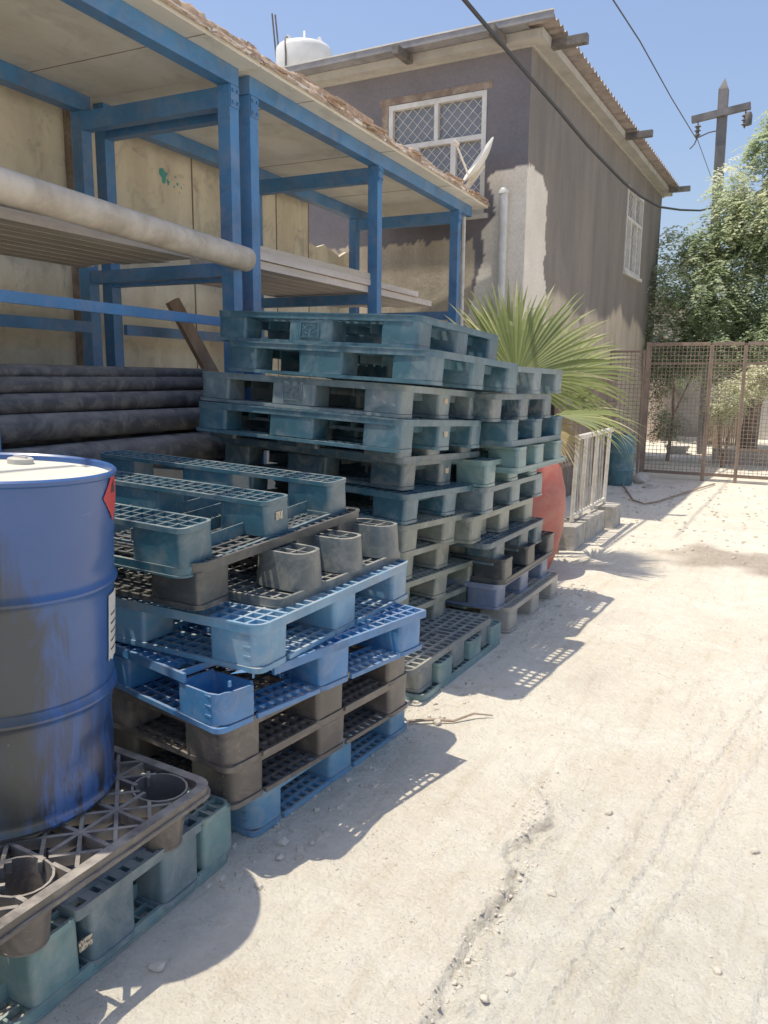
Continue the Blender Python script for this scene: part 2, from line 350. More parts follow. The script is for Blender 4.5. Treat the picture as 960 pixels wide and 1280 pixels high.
# pebbles + rubble along the crack: uncountable
mb=MB();rnd=random.Random(3)
def peb(x,y,r,z=0):
    a=rnd.random()*6.28;c,s=math.cos(a)*r,math.sin(a)*r
    # low poly: use tetra-like box
    k=[rnd.uniform(.6,1.2) for _ in range(8)]
    vs=[]
    for j,(sx,sy,sz) in enumerate(((-1,-1,-.5),(1,-1,-.5),(1,1,-.5),(-1,1,-.5),(-.7,-.7,.7),(.7,-.7,.7),(.7,.7,.7),(-.7,.7,.7))):
        X,Y=sx*k[j],sy*k[(j+3)%8]*.8;vs.append((x+X*c-Y*s,y+X*s+Y*c,gheight(x,y)[0]+r*.25+sz*r*.6*k[j]))
    mb.add(vs,[(3,2,1,0),(4,5,6,7),(0,1,5,4),(1,2,6,5),(2,3,7,6),(3,0,4,7)])
for _ in range(1500):
    x=rnd.uniform(-1.3,1.2);y=rnd.uniform(1.1,6);
    if noise.noise((x*2,y*2,0))>-.1: peb(x,y,rnd.choice((.0025,.003,.004,.006)),-.012 if x>-.6 and y<2.4 else 0)
for _ in range(230):
    y=rnd.uniform(1.1,2.75);x=-.69+rnd.gauss(.012,.018)-.06*(y>2.3)-.05*(y>2.6);peb(x,y,rnd.choice((.0025,.004,.005,.008)),-.008)
for _ in range(260):
    peb(rnd.uniform(-1.55,-1.3),rnd.uniform(1.6,5.6),rnd.choice((.004,.006,.01,.014)))
for _ in range(300):
    peb(rnd.uniform(-2.4,0),rnd.uniform(7,12),rnd.choice((.01,.015,.02)))
tag(mb.build('gravel',M['stone']),'loose gravel and crumbs scattered over the dirt lane','gravel',kind='stuff')
# ------------------------------------------------------------------ pallets
def axes(yaw,tx,ty):
    y=R(yaw);a=Vector((math.cos(y),math.sin(y),-math.tan(R(tx)))).normalized()
    b=Vector((-math.sin(y),math.cos(y),-math.tan(R(ty))));b=(b-a*a.dot(b)).normalized();return a,b,a.cross(b)
PG='plastic pallets stacked along the lane'
RB=random.Random(77)
def grid(mb,x0,x1,y0,y1,z0,z1,sx,sy,w,hole=None,brk_p=0):
    n=max(1,round((x1-x0)/sx));m=max(1,round((y1-y0)/sy))
    brk=brk_p
    def seg(a,b,lo,hi):  # remove (lo,hi) from (a,b)
        out=[]
        if lo>a: out.append((a,min(b,lo)))
        if hi<b: out.append((max(a,hi),b))
        return out
    for i in range(1,n):
        x=x0+(x1-x0)*i/n;S_=[(y0,y1)]
        if hole and hole[0]<x<hole[1]: S_=seg(y0,y1,hole[2]+random.uniform(-.02,.02),hole[3]+random.uniform(-.02,.02))
        if len(S_)==1 and RB.random()<brk:
            q=RB.uniform(y0+.05,y1-.15);S_=seg(y0,y1,q,q+RB.uniform(.04,.13))
        for a,b in S_: mb.box(x-w/2,x+w/2,a,b,z0,z1)
    for j in range(1,m):
        y=y0+(y1-y0)*j/m;S_=[(x0,x1)]
        if hole and hole[2]<y<hole[3]: S_=seg(x0,x1,hole[0]+random.uniform(-.02,.02),hole[1]+random.uniform(-.02,.02))
        if len(S_)==1 and RB.random()<brk:
            q=RB.uniform(x0+.05,x1-.15);S_=seg(x0,x1,q,q+RB.uniform(.04,.13))
        for a,b in S_: mb.box(a,b,y-w/2,y+w/2,z0+.0012,z1-.0014)
def pallet(label,pose,key,kind='runner',flip=False,W=1.2,L=1.0,h=.15,rys=None,rw=.15,near=None,fx=None,bw=.007,sp=.05,rr=.045,sticker=None,logo=False,broken=False,blockkey=None,blen=(.20,.26)):
    cx,cy,cz,yaw,tx,ty=pose
    root=empty('plastic_pallet',label,'pallet',group=PG)
    a,b,c=axes(yaw,tx,ty)
    if near:
        q=Vector((cx,cy,cz))-a*(W/2)+b*(L/2);cx,cy,cz=q
    m4=Matrix((a,b,c)).transposed().to_4x4();m4.translation=(cx,cy,cz);root.matrix_world=m4
    mat=PLM[key];bm_=PLM[blockkey or key]
    def fin(mb,name,m,smooth=0,par=root):
        if flip: mb.rot180x(h)
        return mb.build(name,m,par,smooth)
    X,Y=W/2,L/2
    zt=h-.024
    hole=(X-.24,X+.0,-Y+.0,-Y+.21) if broken else None
    if flip and broken: hole=None
    mb=MB()
    po=rrect(-X,X,-Y,Y,rr);pi=rrect(-X+.011,X-.011,-Y+.011,Y-.011,rr-.01)
    if broken:
        # rim with its near corner torn away
        n=len(po);keep=[i for i in range(n) if not (po[i][0]>X-.20 and po[i][1]<-Y+.16)]
        mb.box(-X,X-.16,-Y,-Y+.011,zt-.004,h);mb.box(-X,X-.0,Y-.011,Y,zt-.004,h);mb.box(-X,-X+.011,-Y+.012,Y-.012,zt-.004,h);mb.box(X-.011,X,-Y+.22,Y-.012,zt-.004,h)
        for k in range(5):
            x=X-.24+.045*k;mb.add([(x,-Y+.20,h),(x+.05,-Y+.21,h-.01),(x+.03,-Y+.15-.02*k,h-.02+.008*k)],[(0,1,2)])
    else: mb.ring(po,pi,zt-.006,h)
    # rim lip
    if not broken: mb.ring(rrect(-X-.003,X+.003,-Y-.003,Y+.003,rr+.003),rrect(-X+.004,X-.004,-Y+.004,Y-.004,rr-.004),h-.005,h+.0012)
    grid(mb,-X+.011,X-.011,-Y+.011,Y-.011,h-.020,h,sp,sp,bw,hole,.14)
    # heavier bars beside the runners
    for y in (rys or (-Y+.15,Y-.15)): 
        if hole and y<-Y+.21: mb.box(-X+.01,X-.24,y-.005,y+.005,zt-.008,h+.0006)
        else: mb.box(-X+.01,X-.01,y-.005,y+.005,zt-.008,h+.0006)
    fin(mb,'deck',mat,40)
    ys=rys or (-Y+.075,0,Y-.075)
    xb=((-X,-X+blen[0]),(-blen[1]/2,blen[1]/2),(X-blen[0],X))
    blocks={}
    if kind=='leg':
        for i,x in enumerate((-X+.12,0,X-.10)):
            for j,y in enumerate(rys or (-Y+.085,0,Y-.085)):
                mb=MB();P=[(x+.11*math.cos(t)*1.0,y+(.082 if j==2 else .074)*math.sin(t)) for t in [2*math.pi*k/24 for k in range(24)]]
                P=[(x+math.copysign(min(abs(px-x),.11)**.55*.11**.45,px-x),y+math.copysign(abs(py-y)**.6*.074**.4,py-y)) for px,py in P]
                Q=[(x+(px-x)*.88,y+(py-y)*.84) for px,py in P]
                mb.ring(P,Q,0,zt,.92);mb.prism(Q,.03,.04)
                mb.box(x-.085,x+.085,y-.003,y+.003,.004,.03);mb.box(x-.034,x-.028,y-.055,y+.055,.005,.0295);mb.box(x+.028,x+.034,y-.055,y+.055,.005,.0295)
                fin(mb,'foot',bm_,40)
    else:
        for j,y in enumerate(ys):
            y0,y1=y-rw/2,y+rw/2
            if j==0 and not rys: y0=-Y+.004
            if j==2 and not rys: y1=Y-.004
            for i,(x0,x1) in enumerate(xb):
                if i==0:x0+=.004
                if i==2:x1-=.004
                rc=[.018]*4
                if i==2: rc[0]=rr*.8 if j==2 else .018; rc[3]=rr if (j==0 and not rys) else .018
                if i==0: rc[1]=rr if j==2 else .018; rc[2]=rr if j==0 else .018
                if i==2 and kind=='runner': rc=[.020 if q>.018 else .016 for q in rc]
                poly=rrect(x0,x1,y0,y1,rc)
                # small end taper so openings have slanted sides; outer faces stay flush-ish
                mb=MB()
                if broken and i==2 and j==0:
                    tz=[zt-.004-(.035*abs(noise.noise((px*40,py*40,1))) if px<X-.05 or py>-Y+.05 else -.014*noise.noise((px*30,py*30,3))) for px,py in poly]
                    n=len(poly);inn=[(px*.0+ (x0+x1)/2+(px-(x0+x1)/2)*.93,(y0+y1)/2+(py-(y0+y1)/2)*.91) for px,py in poly]
                    vs=[(px,py,.02) for px,py in poly]+[(px,py,tz[k]) for k,(px,py) in enumerate(poly)]+[(px,py,tz[k]) for k,(px,py) in enumerate(inn)]+[(px,py,.03) for px,py in inn]
                    fs=[]
                    for k in range(n):
                        k2=(k+1)%n;fs+=[(k,k2,n+k2,n+k),(n+k,n+k2,2*n+k2,2*n+k),(2*n+k,2*n+k2,3*n+k2,3*n+k)]
                    fs.append(tuple(range(3*n,4*n)));mb.add(vs,fs)
                else: mb.prism(poly,.018,zt-.004,.985)
                if i==2:  # faint moulded ribs on the outer end
                    for zz in (.045,.075,.105):
                        if kind=='ring' and j==0:
                            mb.box(x1-.06,x1-.035,y0-.0015,y0+.002,zz,zz+.005)
                blk=fin(mb,'block',bm_,35)
                blocks[(i,j)]=(x0,x1,y0,y1)
                if logo and j==0 and i==1:
                    lg=MB();s=.0035;yf=y0-.0005;xc=(x0+x1)/2
                    f_=y0+.002
                    for (ax,az,bx_,bz) in ((-.055,.04,.055,.04),(-.055,.112,.055,.112),(-.055,.04,-.055,.112),(.055,.04,.055,.112),(-.04,.098,-.015,.072),(-.04,.072,-.01,.098),(-.04,.072,-.015,.054),(.0,.098,.035,.098),(.035,.098,.0,.06),(.0,.06,.04,.06),(.01,.075,.04,.088)):
                        lg.bar((xc+ax,f_-.004,az),(xc+bx_,f_-.004,bz),.007,.005,up=(0,0,1) if az!=bz or True else (0,1,0))
                    fin(lg,'embossed_mark',bm_,0,blk)
        # bottom straps (lattice)
        mb=MB()
        for y in ys:
            y0,y1=max(-Y,y-rw/2-.003),min(Y,y+rw/2+.003)
            mb.ring(rrect(-X,X,y0,y1,.03),rrect(-X+.01,X-.01,y0+.01,y1-.01,.022),0,.016)
            grid(mb,-X+.01,X-.01,y0+.01,y1-.01,.001,.014,sp,.045,bw)
        if kind=='ring':
            for xa,xb_ in ((-X,-X+.15),(-.075,.075),(X-.15,X)):
                for ja in (0,1):
                    y0,y1=ys[ja]+rw/2+.004,ys[ja+1]-rw/2-.004
                    mb.box(xa+.001,xa+.012,y0,y1,.0,.0155);mb.box(xb_-.012,xb_-.001,y0,y1,0,.0155)
                    grid(mb,xa+.012,xb_-.012,y0,y1,.001,.0145,.045,.04,max(bw,.011))
        fin(mb,'base_strap',mat,40)
        if kind=='runner':   # inner ribs seen through the openings
            mb=MB()
            for i in range(9):
                x=-X+.1+i*.125;mb.box(x,x+.004,-Y+.16,Y-.16,zt-.045,zt-.002)
            fin(mb,'under_rib',mat)
    if sticker is not None:
        j,zc=sticker;x0,x1,y0,y1=blocks[(2,j)];yy=(y0+y1)/2
        mb=MB();mb.box(X-.0035,X-.0005,yy-.014,yy+.026,zc-.014,zc+.014)
        if flip: mb.v=[(x,-y,z) for x,y,z in mb.v];mb.rot180x(h)
        mb.build('sticker',M['sticker'],root)
    sd=RB.random()*50;wa=RB.uniform(-.010,.010);wb=RB.uniform(-.008,.008)
    def warp(o):
        for v in o.data.vertices:
            x,y,z=v.co;v.co.z+=wa*(x*x/.36-.5)*abs(y)/.5+wb*(y*y/.25-.5)*.5+.0025*noise.noise((x*4,y*4,sd))
            v.co.x+=.0028*noise.noise((y*6,z*9,sd+4));v.co.y+=.0028*noise.noise((x*6,z*9,sd+8))
        for c_ in o.children: warp(c_)
    for c_ in root.children: warp(c_)
    return root
# --- pile nearest the drum (B)
pallet('blue pallet lying on the ground under two brown pallets, lowest of the near pile',(-1.49,1.87,0,-3.5,0,0),'lblue','ring',near=1,rr=.05,bw=.012)
pallet('brown pallet resting on the blue ground pallet of the near pile',(-1.49,1.76,.152,-7,.3,0),'brown','ring',near=1,rr=.045,bw=.012)
pallet('brown pallet directly under the bright blue pallet with a torn corner',(-1.46,1.71,.306,-6.3,.4,0),'brown','ring',near=1,rr=.045,bw=.012)
pallet('bright blue pallet with its near corner torn open',(-1.44,1.65,.462,-11,.6,-.2),'blue','ring',near=1,rr=.05,bw=.009,broken=True,sp=.045)
pallet('light blue pallet between the torn blue pallet and the upturned grey pallet',(-1.385,1.78,.618,.3,.4,.3),'lblue','ring',near=1,rr=.045,bw=.010)
pallet('upturned grey pallet showing oval feet above the light blue pallet',(-2.04,2.385,.773,0,.4,.2),'footgray','leg',flip=True,L=.86,rr=.04,bw=.008,rys=(-.335,-.045,.235))
pallet('dark grey pallet wedged over the oval feet of the upturned pallet',(-1.56,1.72,.800,1.5,1.6,-1.2),'darkgray','runner',near=1,rr=.04,bw=.012,rys=(-.42,.10,.40),h=.145)
pallet('upturned dark teal pallet with three raised runners on top of the near pile',(-2.20,2.15,.958,2.5,2.6,-2.4),'dteal','runner',flip=True,bw=.0045,sp=.045,sticker=(1,.06))
# --- tall stack (C)
CT=(2.8,2.7)
Cs=[('grey teal pallet at the very top of the tall stack',(-2.21,3.78,1.625,-1.0),'teal',dict(logo=True)),
('blue teal pallet second from the top of the tall stack, pushed towards the lane',(-2.06,3.67,1.470,-3.8),'teal',{}),
('dusty teal pallet third from the top with an embossed mark, on the tall stack',(-2.27,3.70,1.317,0.0),'grayteal',dict(logo=True,sticker=(1,.09))),
('teal pallet overhanging towards the camera, fourth from the top of the tall stack',(-2.23,3.62,1.165,0.0),'teal',dict(sticker=(1,.08))),
('upturned blue grey pallet interlocked below the overhanging pallet of the tall stack',(-2.31,3.82,1.092,-1.0),'gblue',dict(flip=True,rys=(-.29,.13,.45))),
('dark slate pallet just below the interlocked pair of the tall stack',(-2.37,3.98,.938,-2.0),'gblue',dict(sticker=(1,.08))),
('clean teal blue pallet in the middle of the tall stack',(-2.31,3.94,.784,-3.8),'teal',{}),
('olive grey pallet fifth from the bottom of the tall stack',(-2.31,3.93,.630,-3.6),'greengray',{}),
('grey green pallet with chipped edges, fourth from the bottom of the tall stack',(-2.36,3.95,.476,-2.0),'greengray',{}),
('dusty olive pallet third from the bottom of the tall stack',(-2.34,3.90,.322,-3.0),'greengray',{}),
('shaded olive pallet resting on the ground pair below the tall stack',(-2.36,3.92,.168,-2.0),'greengray',{})]
for l,p,k,kw in Cs: pallet(l,(*p,*CT),k,'runner',bw=.017,**kw)
pallet('grey slotted-deck pallet forming the top of the ground pair below the tall stack',(-2.11,3.56,.032,-1,0,.2),'gray','runner',bw=.018,sp=.055,rys=(-.33,.05,.42),blockkey='gray',h=.14)
pallet('upturned green pallet on the ground interlocked with the slotted grey pallet',(-2.08,3.64,.004,-1,0,0),'palegreen','runner',flip=True,rys=(-.42,-.13,.24),bw=.012,h=.125)
# --- drum pallets (A)
pallet('upturned pale green pallet with a sticker on the ground below the drum',(-2.08,1.13,.0,1,0,0),'palegreen','runner',flip=True,L=1.24,rys=(-.56,.04,.55),rw=.14,bw=.008,h=.19,sticker=(1,.09))
# --- far stack (D)
Ds=[('pale dusty pallet on the ground at the bottom of the far stack',(-2.08,4.78,0,0,0,0),'pale','runner',{}),
('lilac blue pallet second from the bottom of the far stack',(-2.14,4.72,.152,0,.4,0),'lilac','runner',{}),
('upturned dark grey pallet with blocks standing up in the far stack',(-2.11,4.74,.305,0,.4,0),'darkgray','runner',dict(flip=True)),
('grey blue pallet interlocked over the dark upturned one in the far stack',(-2.16,4.63,.420,-1,.6,0),'gblue','runner',dict(rys=(-.30,.12,.40))),
('dusty olive pallet in the middle of the far stack',(-2.22,4.55,.574,-2,.8,.3),'greengray','runner',{}),
('grey green pallet sixth from the bottom of the far stack',(-2.20,4.68,.728,-2,.8,.4),'grayteal','runner',{}),
('pale teal pallet of the far stack jutting out towards the camera',(-2.20,4.62,.882,-1,.8,.5),'palegreen','runner',dict(L=.9)),
('upturned pale teal pallet of the far stack, its blocks facing the lane',(-2.09,4.86,.950,-1,.8,.5),'palegreen','runner',dict(flip=True,rys=(-.30,.08,.40))),
('upturned blue teal pallet third from the top of the far stack',(-2.11,4.78,1.108,-1,1,.8),'teal','runner',dict(flip=True)),
('slate pallet second from the top of the far stack',(-2.14,4.60,1.262,-2,1.2,.8),'gblue','runner',{}),
('blue grey pallet on top of the far stack below the palm leaves',(-2.10,4.70,1.416,-1,1.2,.8),'grayteal','runner',{})]
for l,p,k,kd,kw in Ds: pallet(l,p,k,kd,bw=.012,**kw)
# upright grey pallet of the drum pair
pallet('grey pallet with a perforated deck under the dusty drum pallet',(-2.075,1.375,.017,1,0,0),'grayteal','runner',L=.46,rys=(-.11,.14),rw=.15,rr=.012,bw=.032,sp=.05,h=.19)
# nestable dusty pallet carrying the drum
def drum_pallet():
    root=empty('plastic_pallet','dusty brown pallet with a triangular lattice deck under the blue drum','pallet',group=PG)
    a,b,c=axes(1,2.6,0);m4=Matrix((a,b,c)).transposed().to_4x4();m4.translation=(-2.0,.98,.222);root.matrix_world=m4
    X,Y,h=.60,.60,.168
    mat=PLM['dusty'];mb=MB()
    po=rrect(-X,X,-Y,Y,.05);pi=rrect(-X+.028,X-.028,-Y+.028,Y-.028,.03)
    mb.ring(po,pi,h-.026,h);mb.ring(rrect(-X-.006,X+.006,-Y-.006,Y+.006,.055),rrect(-X+.004,X-.004,-Y+.004,Y-.004,.046),h-.032,h-.022)
    st=.118;n=8
    cups=[(x,y) for x in (-.45,.02,.485) for y in (-.46,.05,.50)]
    def clear(x,y): return all(((x-cx)/.076)**2+((y-cy)/.070)**2>1 for cx,cy in cups)
    def rib(p,q,w,top):
        p=Vector((*p,0));q=Vector((*q,0));m=40;run=None
        for k in range(m+1):
            P=p.lerp(q,k/m)
            ok=clear(P.x,P.y) and abs(P.x)<=X-.03 and abs(P.y)<=Y-.03
            if ok and run is None: run=P
            if (not ok or k==m) and run is not None:
                if (P-run).length>.02: mb.bar((run.x,run.y,top-.014),(P.x,P.y,top-.014),w,.028)
                run=None
    e=X-.03
    for i in range(-5,6):
        t=i*st
        rib((t,-e),(t,e),.011,h-.0005);rib((-e,t),(e,t),.011,h-.0010)
    for i in range(-10,11):
        d=i*st
        rib((-e,-e+d),(e,e+d),.010,h-.0015);rib((-e,e+d),(e,-e+d),.010,h-.0020)
    mb.build('deck',mat,root,40)
    for cx,cy in cups:
        mb=MB();P=[(cx+.080*math.cos(t),cy+.073*math.sin(t)) for t in [2*math.pi*k/20 for k in range(20)]];Q=[(cx+(x-cx)*.93,cy+(y-cy)*.92) for x,y in P]
        mb.ring(P,Q,0,h-.003,.78);mb.prism([(cx+(x-cx)*.80,cy+(y-cy)*.80) for x,y in P],.0,.006)
        mb.build('cup_foot',mat,root,40)
drum_pallet()
# ------------------------------------------------------------------ blue drum
def drum():
    root=empty('steel_drum','blue steel drum with a dusty white lid standing on a pallet','drum')
    tl=R(2.8);ax=Vector((math.sin(tl)*.878,math.sin(tl)*.479,math.cos(tl))).normalized()
    e1=ax.cross(Vector((0,1,0))).normalized();e1=Vector((1,0,0));e1=(e1-ax*e1.dot(ax)).normalized();e2=ax.cross(e1)
    m4=Matrix((e1,e2,ax)).transposed().to_4x4();m4.translation=(-1.864,1.255,.392);root.matrix_world=m4
    H=.872;r=.288
    prof=[(r-.02,0.012),(r+.004,0.0),(r+.007,.008),(r+.002,.016),(r-.002,.03)]
    def hoop(z,a=.009,w=.022): return [(r,z-w),(r+a*.35,z-w*.55),(r+a,z-w*.15),(r+a,z+w*.15),(r+a*.35,z+w*.55),(r,z+w)]
    for zz in [i*.02+.04 for i in range(10)]: prof.append((r,zz))
    prof+=hoop(.29)
    for zz in (.315,.33,.345,.36,.375): prof.append((r-(.0035 if int(zz*1000)%30==15 else 0),zz))
    for zz in [.39+i*.02 for i in range(8)]: prof.append((r,zz))
    prof+=hoop(.585)
    for k in range(6): prof+= [(r+.0012,.625+k*.024),(r-.0004,.637+k*.024)]
    prof+=[(r,.79),(r,H-.03),(r-.001,H-.014),(r+.006,H-.009),(r+.007,H),(r+.001,H+.005),(r-.005,H),(r-.007,H-.014)]
    def dent(t,z):
        d=0
        for (t0,z0,wt,wz,a) in ((R(40),.20,.25,.05,-.010),(R(15),.17,.3,.04,-.008),(R(25),.23,.25,.018,.004),(R(5),.12,.3,.03,-.006),(R(20),.62,.2,.03,-.005),(R(-60),.24,.5,.05,-.005),(R(-20),.45,.3,.1,-.003),(R(-70),.07,.4,.04,-.004)):
            q=((t-t0+math.pi)%(2*math.pi)-math.pi);d+=a*math.exp(-(q/wt)**2-((z-z0)/wz)**2)
        return d+.0012*noise.noise((math.cos(t)*3,math.sin(t)*3,z*7))
    m,nt,N,L,b=nm('drum_blue_paint');v=coords(N,L,rnd=False);vs=coords(N,L,(6,6,.9),rnd=False)
    tc=N.new('ShaderNodeTexCoord');sx=N.new('ShaderNodeSeparateXYZ');L.new(tc.outputs['Object'],sx.inputs[0])
    col=mix(N,L,ramp(N,L,tex(N,L,v,2.5,6,.6),.4,.65),(.012,.06,.215),(.022,.08,.25))
    # black drips near the base
    zr=ramp(N,L,sx.outputs['Z'],.05,.42,(1,1,1,1),(0,0,0,1));dr=tex(N,L,vs,4.5,6,.7)
    ms=N.new('ShaderNodeMath');ms.operation='MULTIPLY';L.new(zr,ms.inputs[0]);L.new(ramp(N,L,dr,.42,.52),ms.inputs[1])
    col=mix(N,L,ms.outputs[0],col,(.012,.016,.03))
    # dark reflection on the left flank, painted into the colour
    def MT(op,a,b_=None,c_=None):
        q=N.new('ShaderNodeMath');q.operation=op
        for k_,v_ in enumerate((a,b_,c_)):
            if v_ is None: continue
            if isinstance(v_,(int,float)): q.inputs[k_].default_value=v_
            else: L.new(v_,q.inputs[k_])
        return q.outputs[0]
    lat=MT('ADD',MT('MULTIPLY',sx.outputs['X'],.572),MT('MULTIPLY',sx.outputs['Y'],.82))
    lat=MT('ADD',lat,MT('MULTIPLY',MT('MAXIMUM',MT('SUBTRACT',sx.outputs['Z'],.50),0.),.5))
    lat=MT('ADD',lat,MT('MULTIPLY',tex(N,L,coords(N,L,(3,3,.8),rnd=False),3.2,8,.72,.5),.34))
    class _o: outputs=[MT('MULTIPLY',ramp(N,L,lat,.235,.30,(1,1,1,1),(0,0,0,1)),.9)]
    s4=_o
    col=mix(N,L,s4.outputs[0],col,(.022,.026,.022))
    sc=ramp(N,L,tex(N,L,coords(N,L,(1,1,5),rnd=False),14,6,.75,1.5),.66,.70)
    s2=N.new('ShaderNodeMath');s2.operation='MULTIPLY';s2.inputs[1].default_value=.35;L.new(sc,s2.inputs[0])
    col=mix(N,L,s2.outputs[0],col,(.25,.30,.40))
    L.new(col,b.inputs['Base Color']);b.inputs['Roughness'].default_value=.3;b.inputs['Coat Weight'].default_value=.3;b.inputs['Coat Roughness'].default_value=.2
    rg=N.new('ShaderNodeMapRange');rg.inputs['To Min'].default_value=.26;rg.inputs['To Max'].default_value=.55;L.new(tex(N,L,v,9,6,.7),rg.inputs['Value']);L.new(rg.outputs[0],b.inputs['Roughness'])
    bump(N,L,tex(N,L,v,22,3,.5),b,.12,.006)
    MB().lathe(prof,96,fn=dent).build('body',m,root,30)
    ml=surf('dusty_lid',(.62,.58,.48),(.48,.44,.35),rough=.85,sc=5,dust=.6,dustcol=(.7,.64,.5),grime=.2,bmp=.4,fine=40)
    lid=MB().lathe([(r-.007,H-.014),(r-.012,H-.017),(r-.035,H-.016),(r-.045,H-.012),(.1,H-.011),(.002,H-.011)],64).build('lid',ml,root,30)
    mb=MB().lathe([(.034,H-.013),(.034,H+.002),(.030,H+.005),(.0005,H+.005)],24,c=(-.10,.15));mb.box(-.125,-.075,.146,.154,H+.005,H+.010)
    mb.build('bung_cap',M['pot'],lid,40)
    def patch(pts,rad,m,name,par):
        # pts in (angle, z) fan, subdivided
        mb=MB();vs=[((rad)*math.cos(t),(rad)*math.sin(t),z) for t,z in pts];mb.add(vs,[tuple(range(len(pts)))]);return mb
    mr=plain('red_label',(.50,.03,.03),.5);mw=plain('white_label',(.60,.58,.52),.6);mk=plain('label_ink',(.03,.02,.02),.6)
    # red diamond hazard label
    t0=R(35.0);zc=.812;hw=.055;mb=MB();n=12
    def dm(s,rad,m,name,par,shape):
        mb=MB();vs=[];fs=[]
        for i in range(n):
            u=-1+2*(i+.5)/n
        rows=[]
        for i in range(n+1):
            u=-1+2*i/n;w=shape(u);rows.append((u,w))
        for (u,w) in rows:
            t=t0+u*s/rad
            vs+=[(rad*math.cos(t),rad*math.sin(t),zc+w[0]),(rad*math.cos(t),rad*math.sin(t),zc+w[1])]
        fs=[(2*i,2*i+2,2*i+3,2*i+1) for i in range(n)]
        mb.add(vs,fs);return mb.build(name,m,par)
    lab=dm(.068,r+.0035,mr,'hazard_label',root,lambda u:(-.068*(1-abs(u)),.068*(1-abs(u))))
    dm(.018,r+.0045,mk,'flame_symbol',lab,lambda u:(.008,.012+.026*(1-abs(u))**.7*(1+.3*math.sin(9*u))))
    def rect(ta,tb,za,zb,rad,m,name,par,wav=0):
        mb=MB();vs=[];k=8
        for i in range(k+1):
            t=ta+(tb-ta)*i/k;vs+=[(rad*math.cos(t),rad*math.sin(t),za+wav*math.sin(i*2.3)),(rad*math.cos(t),rad*math.sin(t),zb)]
        mb.add(vs,[(2*i,2*i+2,2*i+3,2*i+1) for i in range(k)]);return mb.build(name,m,par)
    wl=rect(R(28),R(52),.37,.55,r+.003,mw,'paper_label',root,.006)
    for k in range(5): rect(R(31),R(48-k*2),.395+k*.024,.400+k*.024,r+.0038,mk,'printed_line',wl)
drum()
# ------------------------------------------------------------------ storage racks
RY=R(3.2)
def rackpt(x,y,z=0): return Vector((-3.15+x*math.cos(RY)-y*math.sin(RY),3.7+x*math.sin(RY)+y*math.cos(RY),z))
def rack(label,posts,y0,y1,rail=False,railrear=True):
    root=empty('storage_rack',label,'rack',(-3.15,3.7,0),RY,'blue steel racks along the wall')
    def post(x,y,w=.085): MB().box(x-w/2,x+w/2,y-w/2,y+w/2,0,3.14).build('post',M['rackblue'],root)
    def beam(p,q,w,h,nm_='beam'): MB().bar(p,q,w,h).build(nm_,M['rackblue'],root)
    for y in posts:
        post(0,y);post(-1.15,y)
        beam((-1.105,y,3.08),(-.045,y,3.08),.07,.11,'cross_beam')
        beam((-1.105,y,2.12),(-.045,y,2.12),.07,.08,'cross_beam')
        beam((-1.105,y,.93),(-.045,y,.93),.07,.08,'cross_beam')
    for x in (0,-1.15):
        beam((x,y0,3.194),(x,y1,3.194),.09,.10,'top_beam')
    beam((-1.095,y0+.1,1.80),(-1.095,y1-.1,1.80),.03,.07,'rear_rail')
    if rail: beam((.058,y0,1.83),(.058,y1+.05,1.80),.02,.05,'front_rail')
    for y in posts:
        for x in (0,-1.15):
            mb=MB();mb.box(x+.0430,x+.050,y-.038,y+.038,3.02,3.138);pl=mb.build('plate',M['rackblue'],root)
            for a_,b_ in ((-.022,3.045),(.022,3.045),(-.022,3.11),(.022,3.11)): MB().box(x+.0495,x+.059,y+a_-.008,y+a_+.008,b_-.008,b_+.008).build('bolt',M['rackblue'],pl)
        for zz in (3.024,2.080,.890): MB().tube([(-.048,y-.036,zz),(-.048,y+.036,zz)],.006,6).build('weld_bead',M['rust'],root)
    return root
rack('blue steel rack bay above the drum, with a front rail',(-3.5,-1.6,.16),-3.6,.205,True)
rack('blue steel rack bay behind the tall pallet stack, towards the house',(.36,2.10,3.94),.315,4.30)
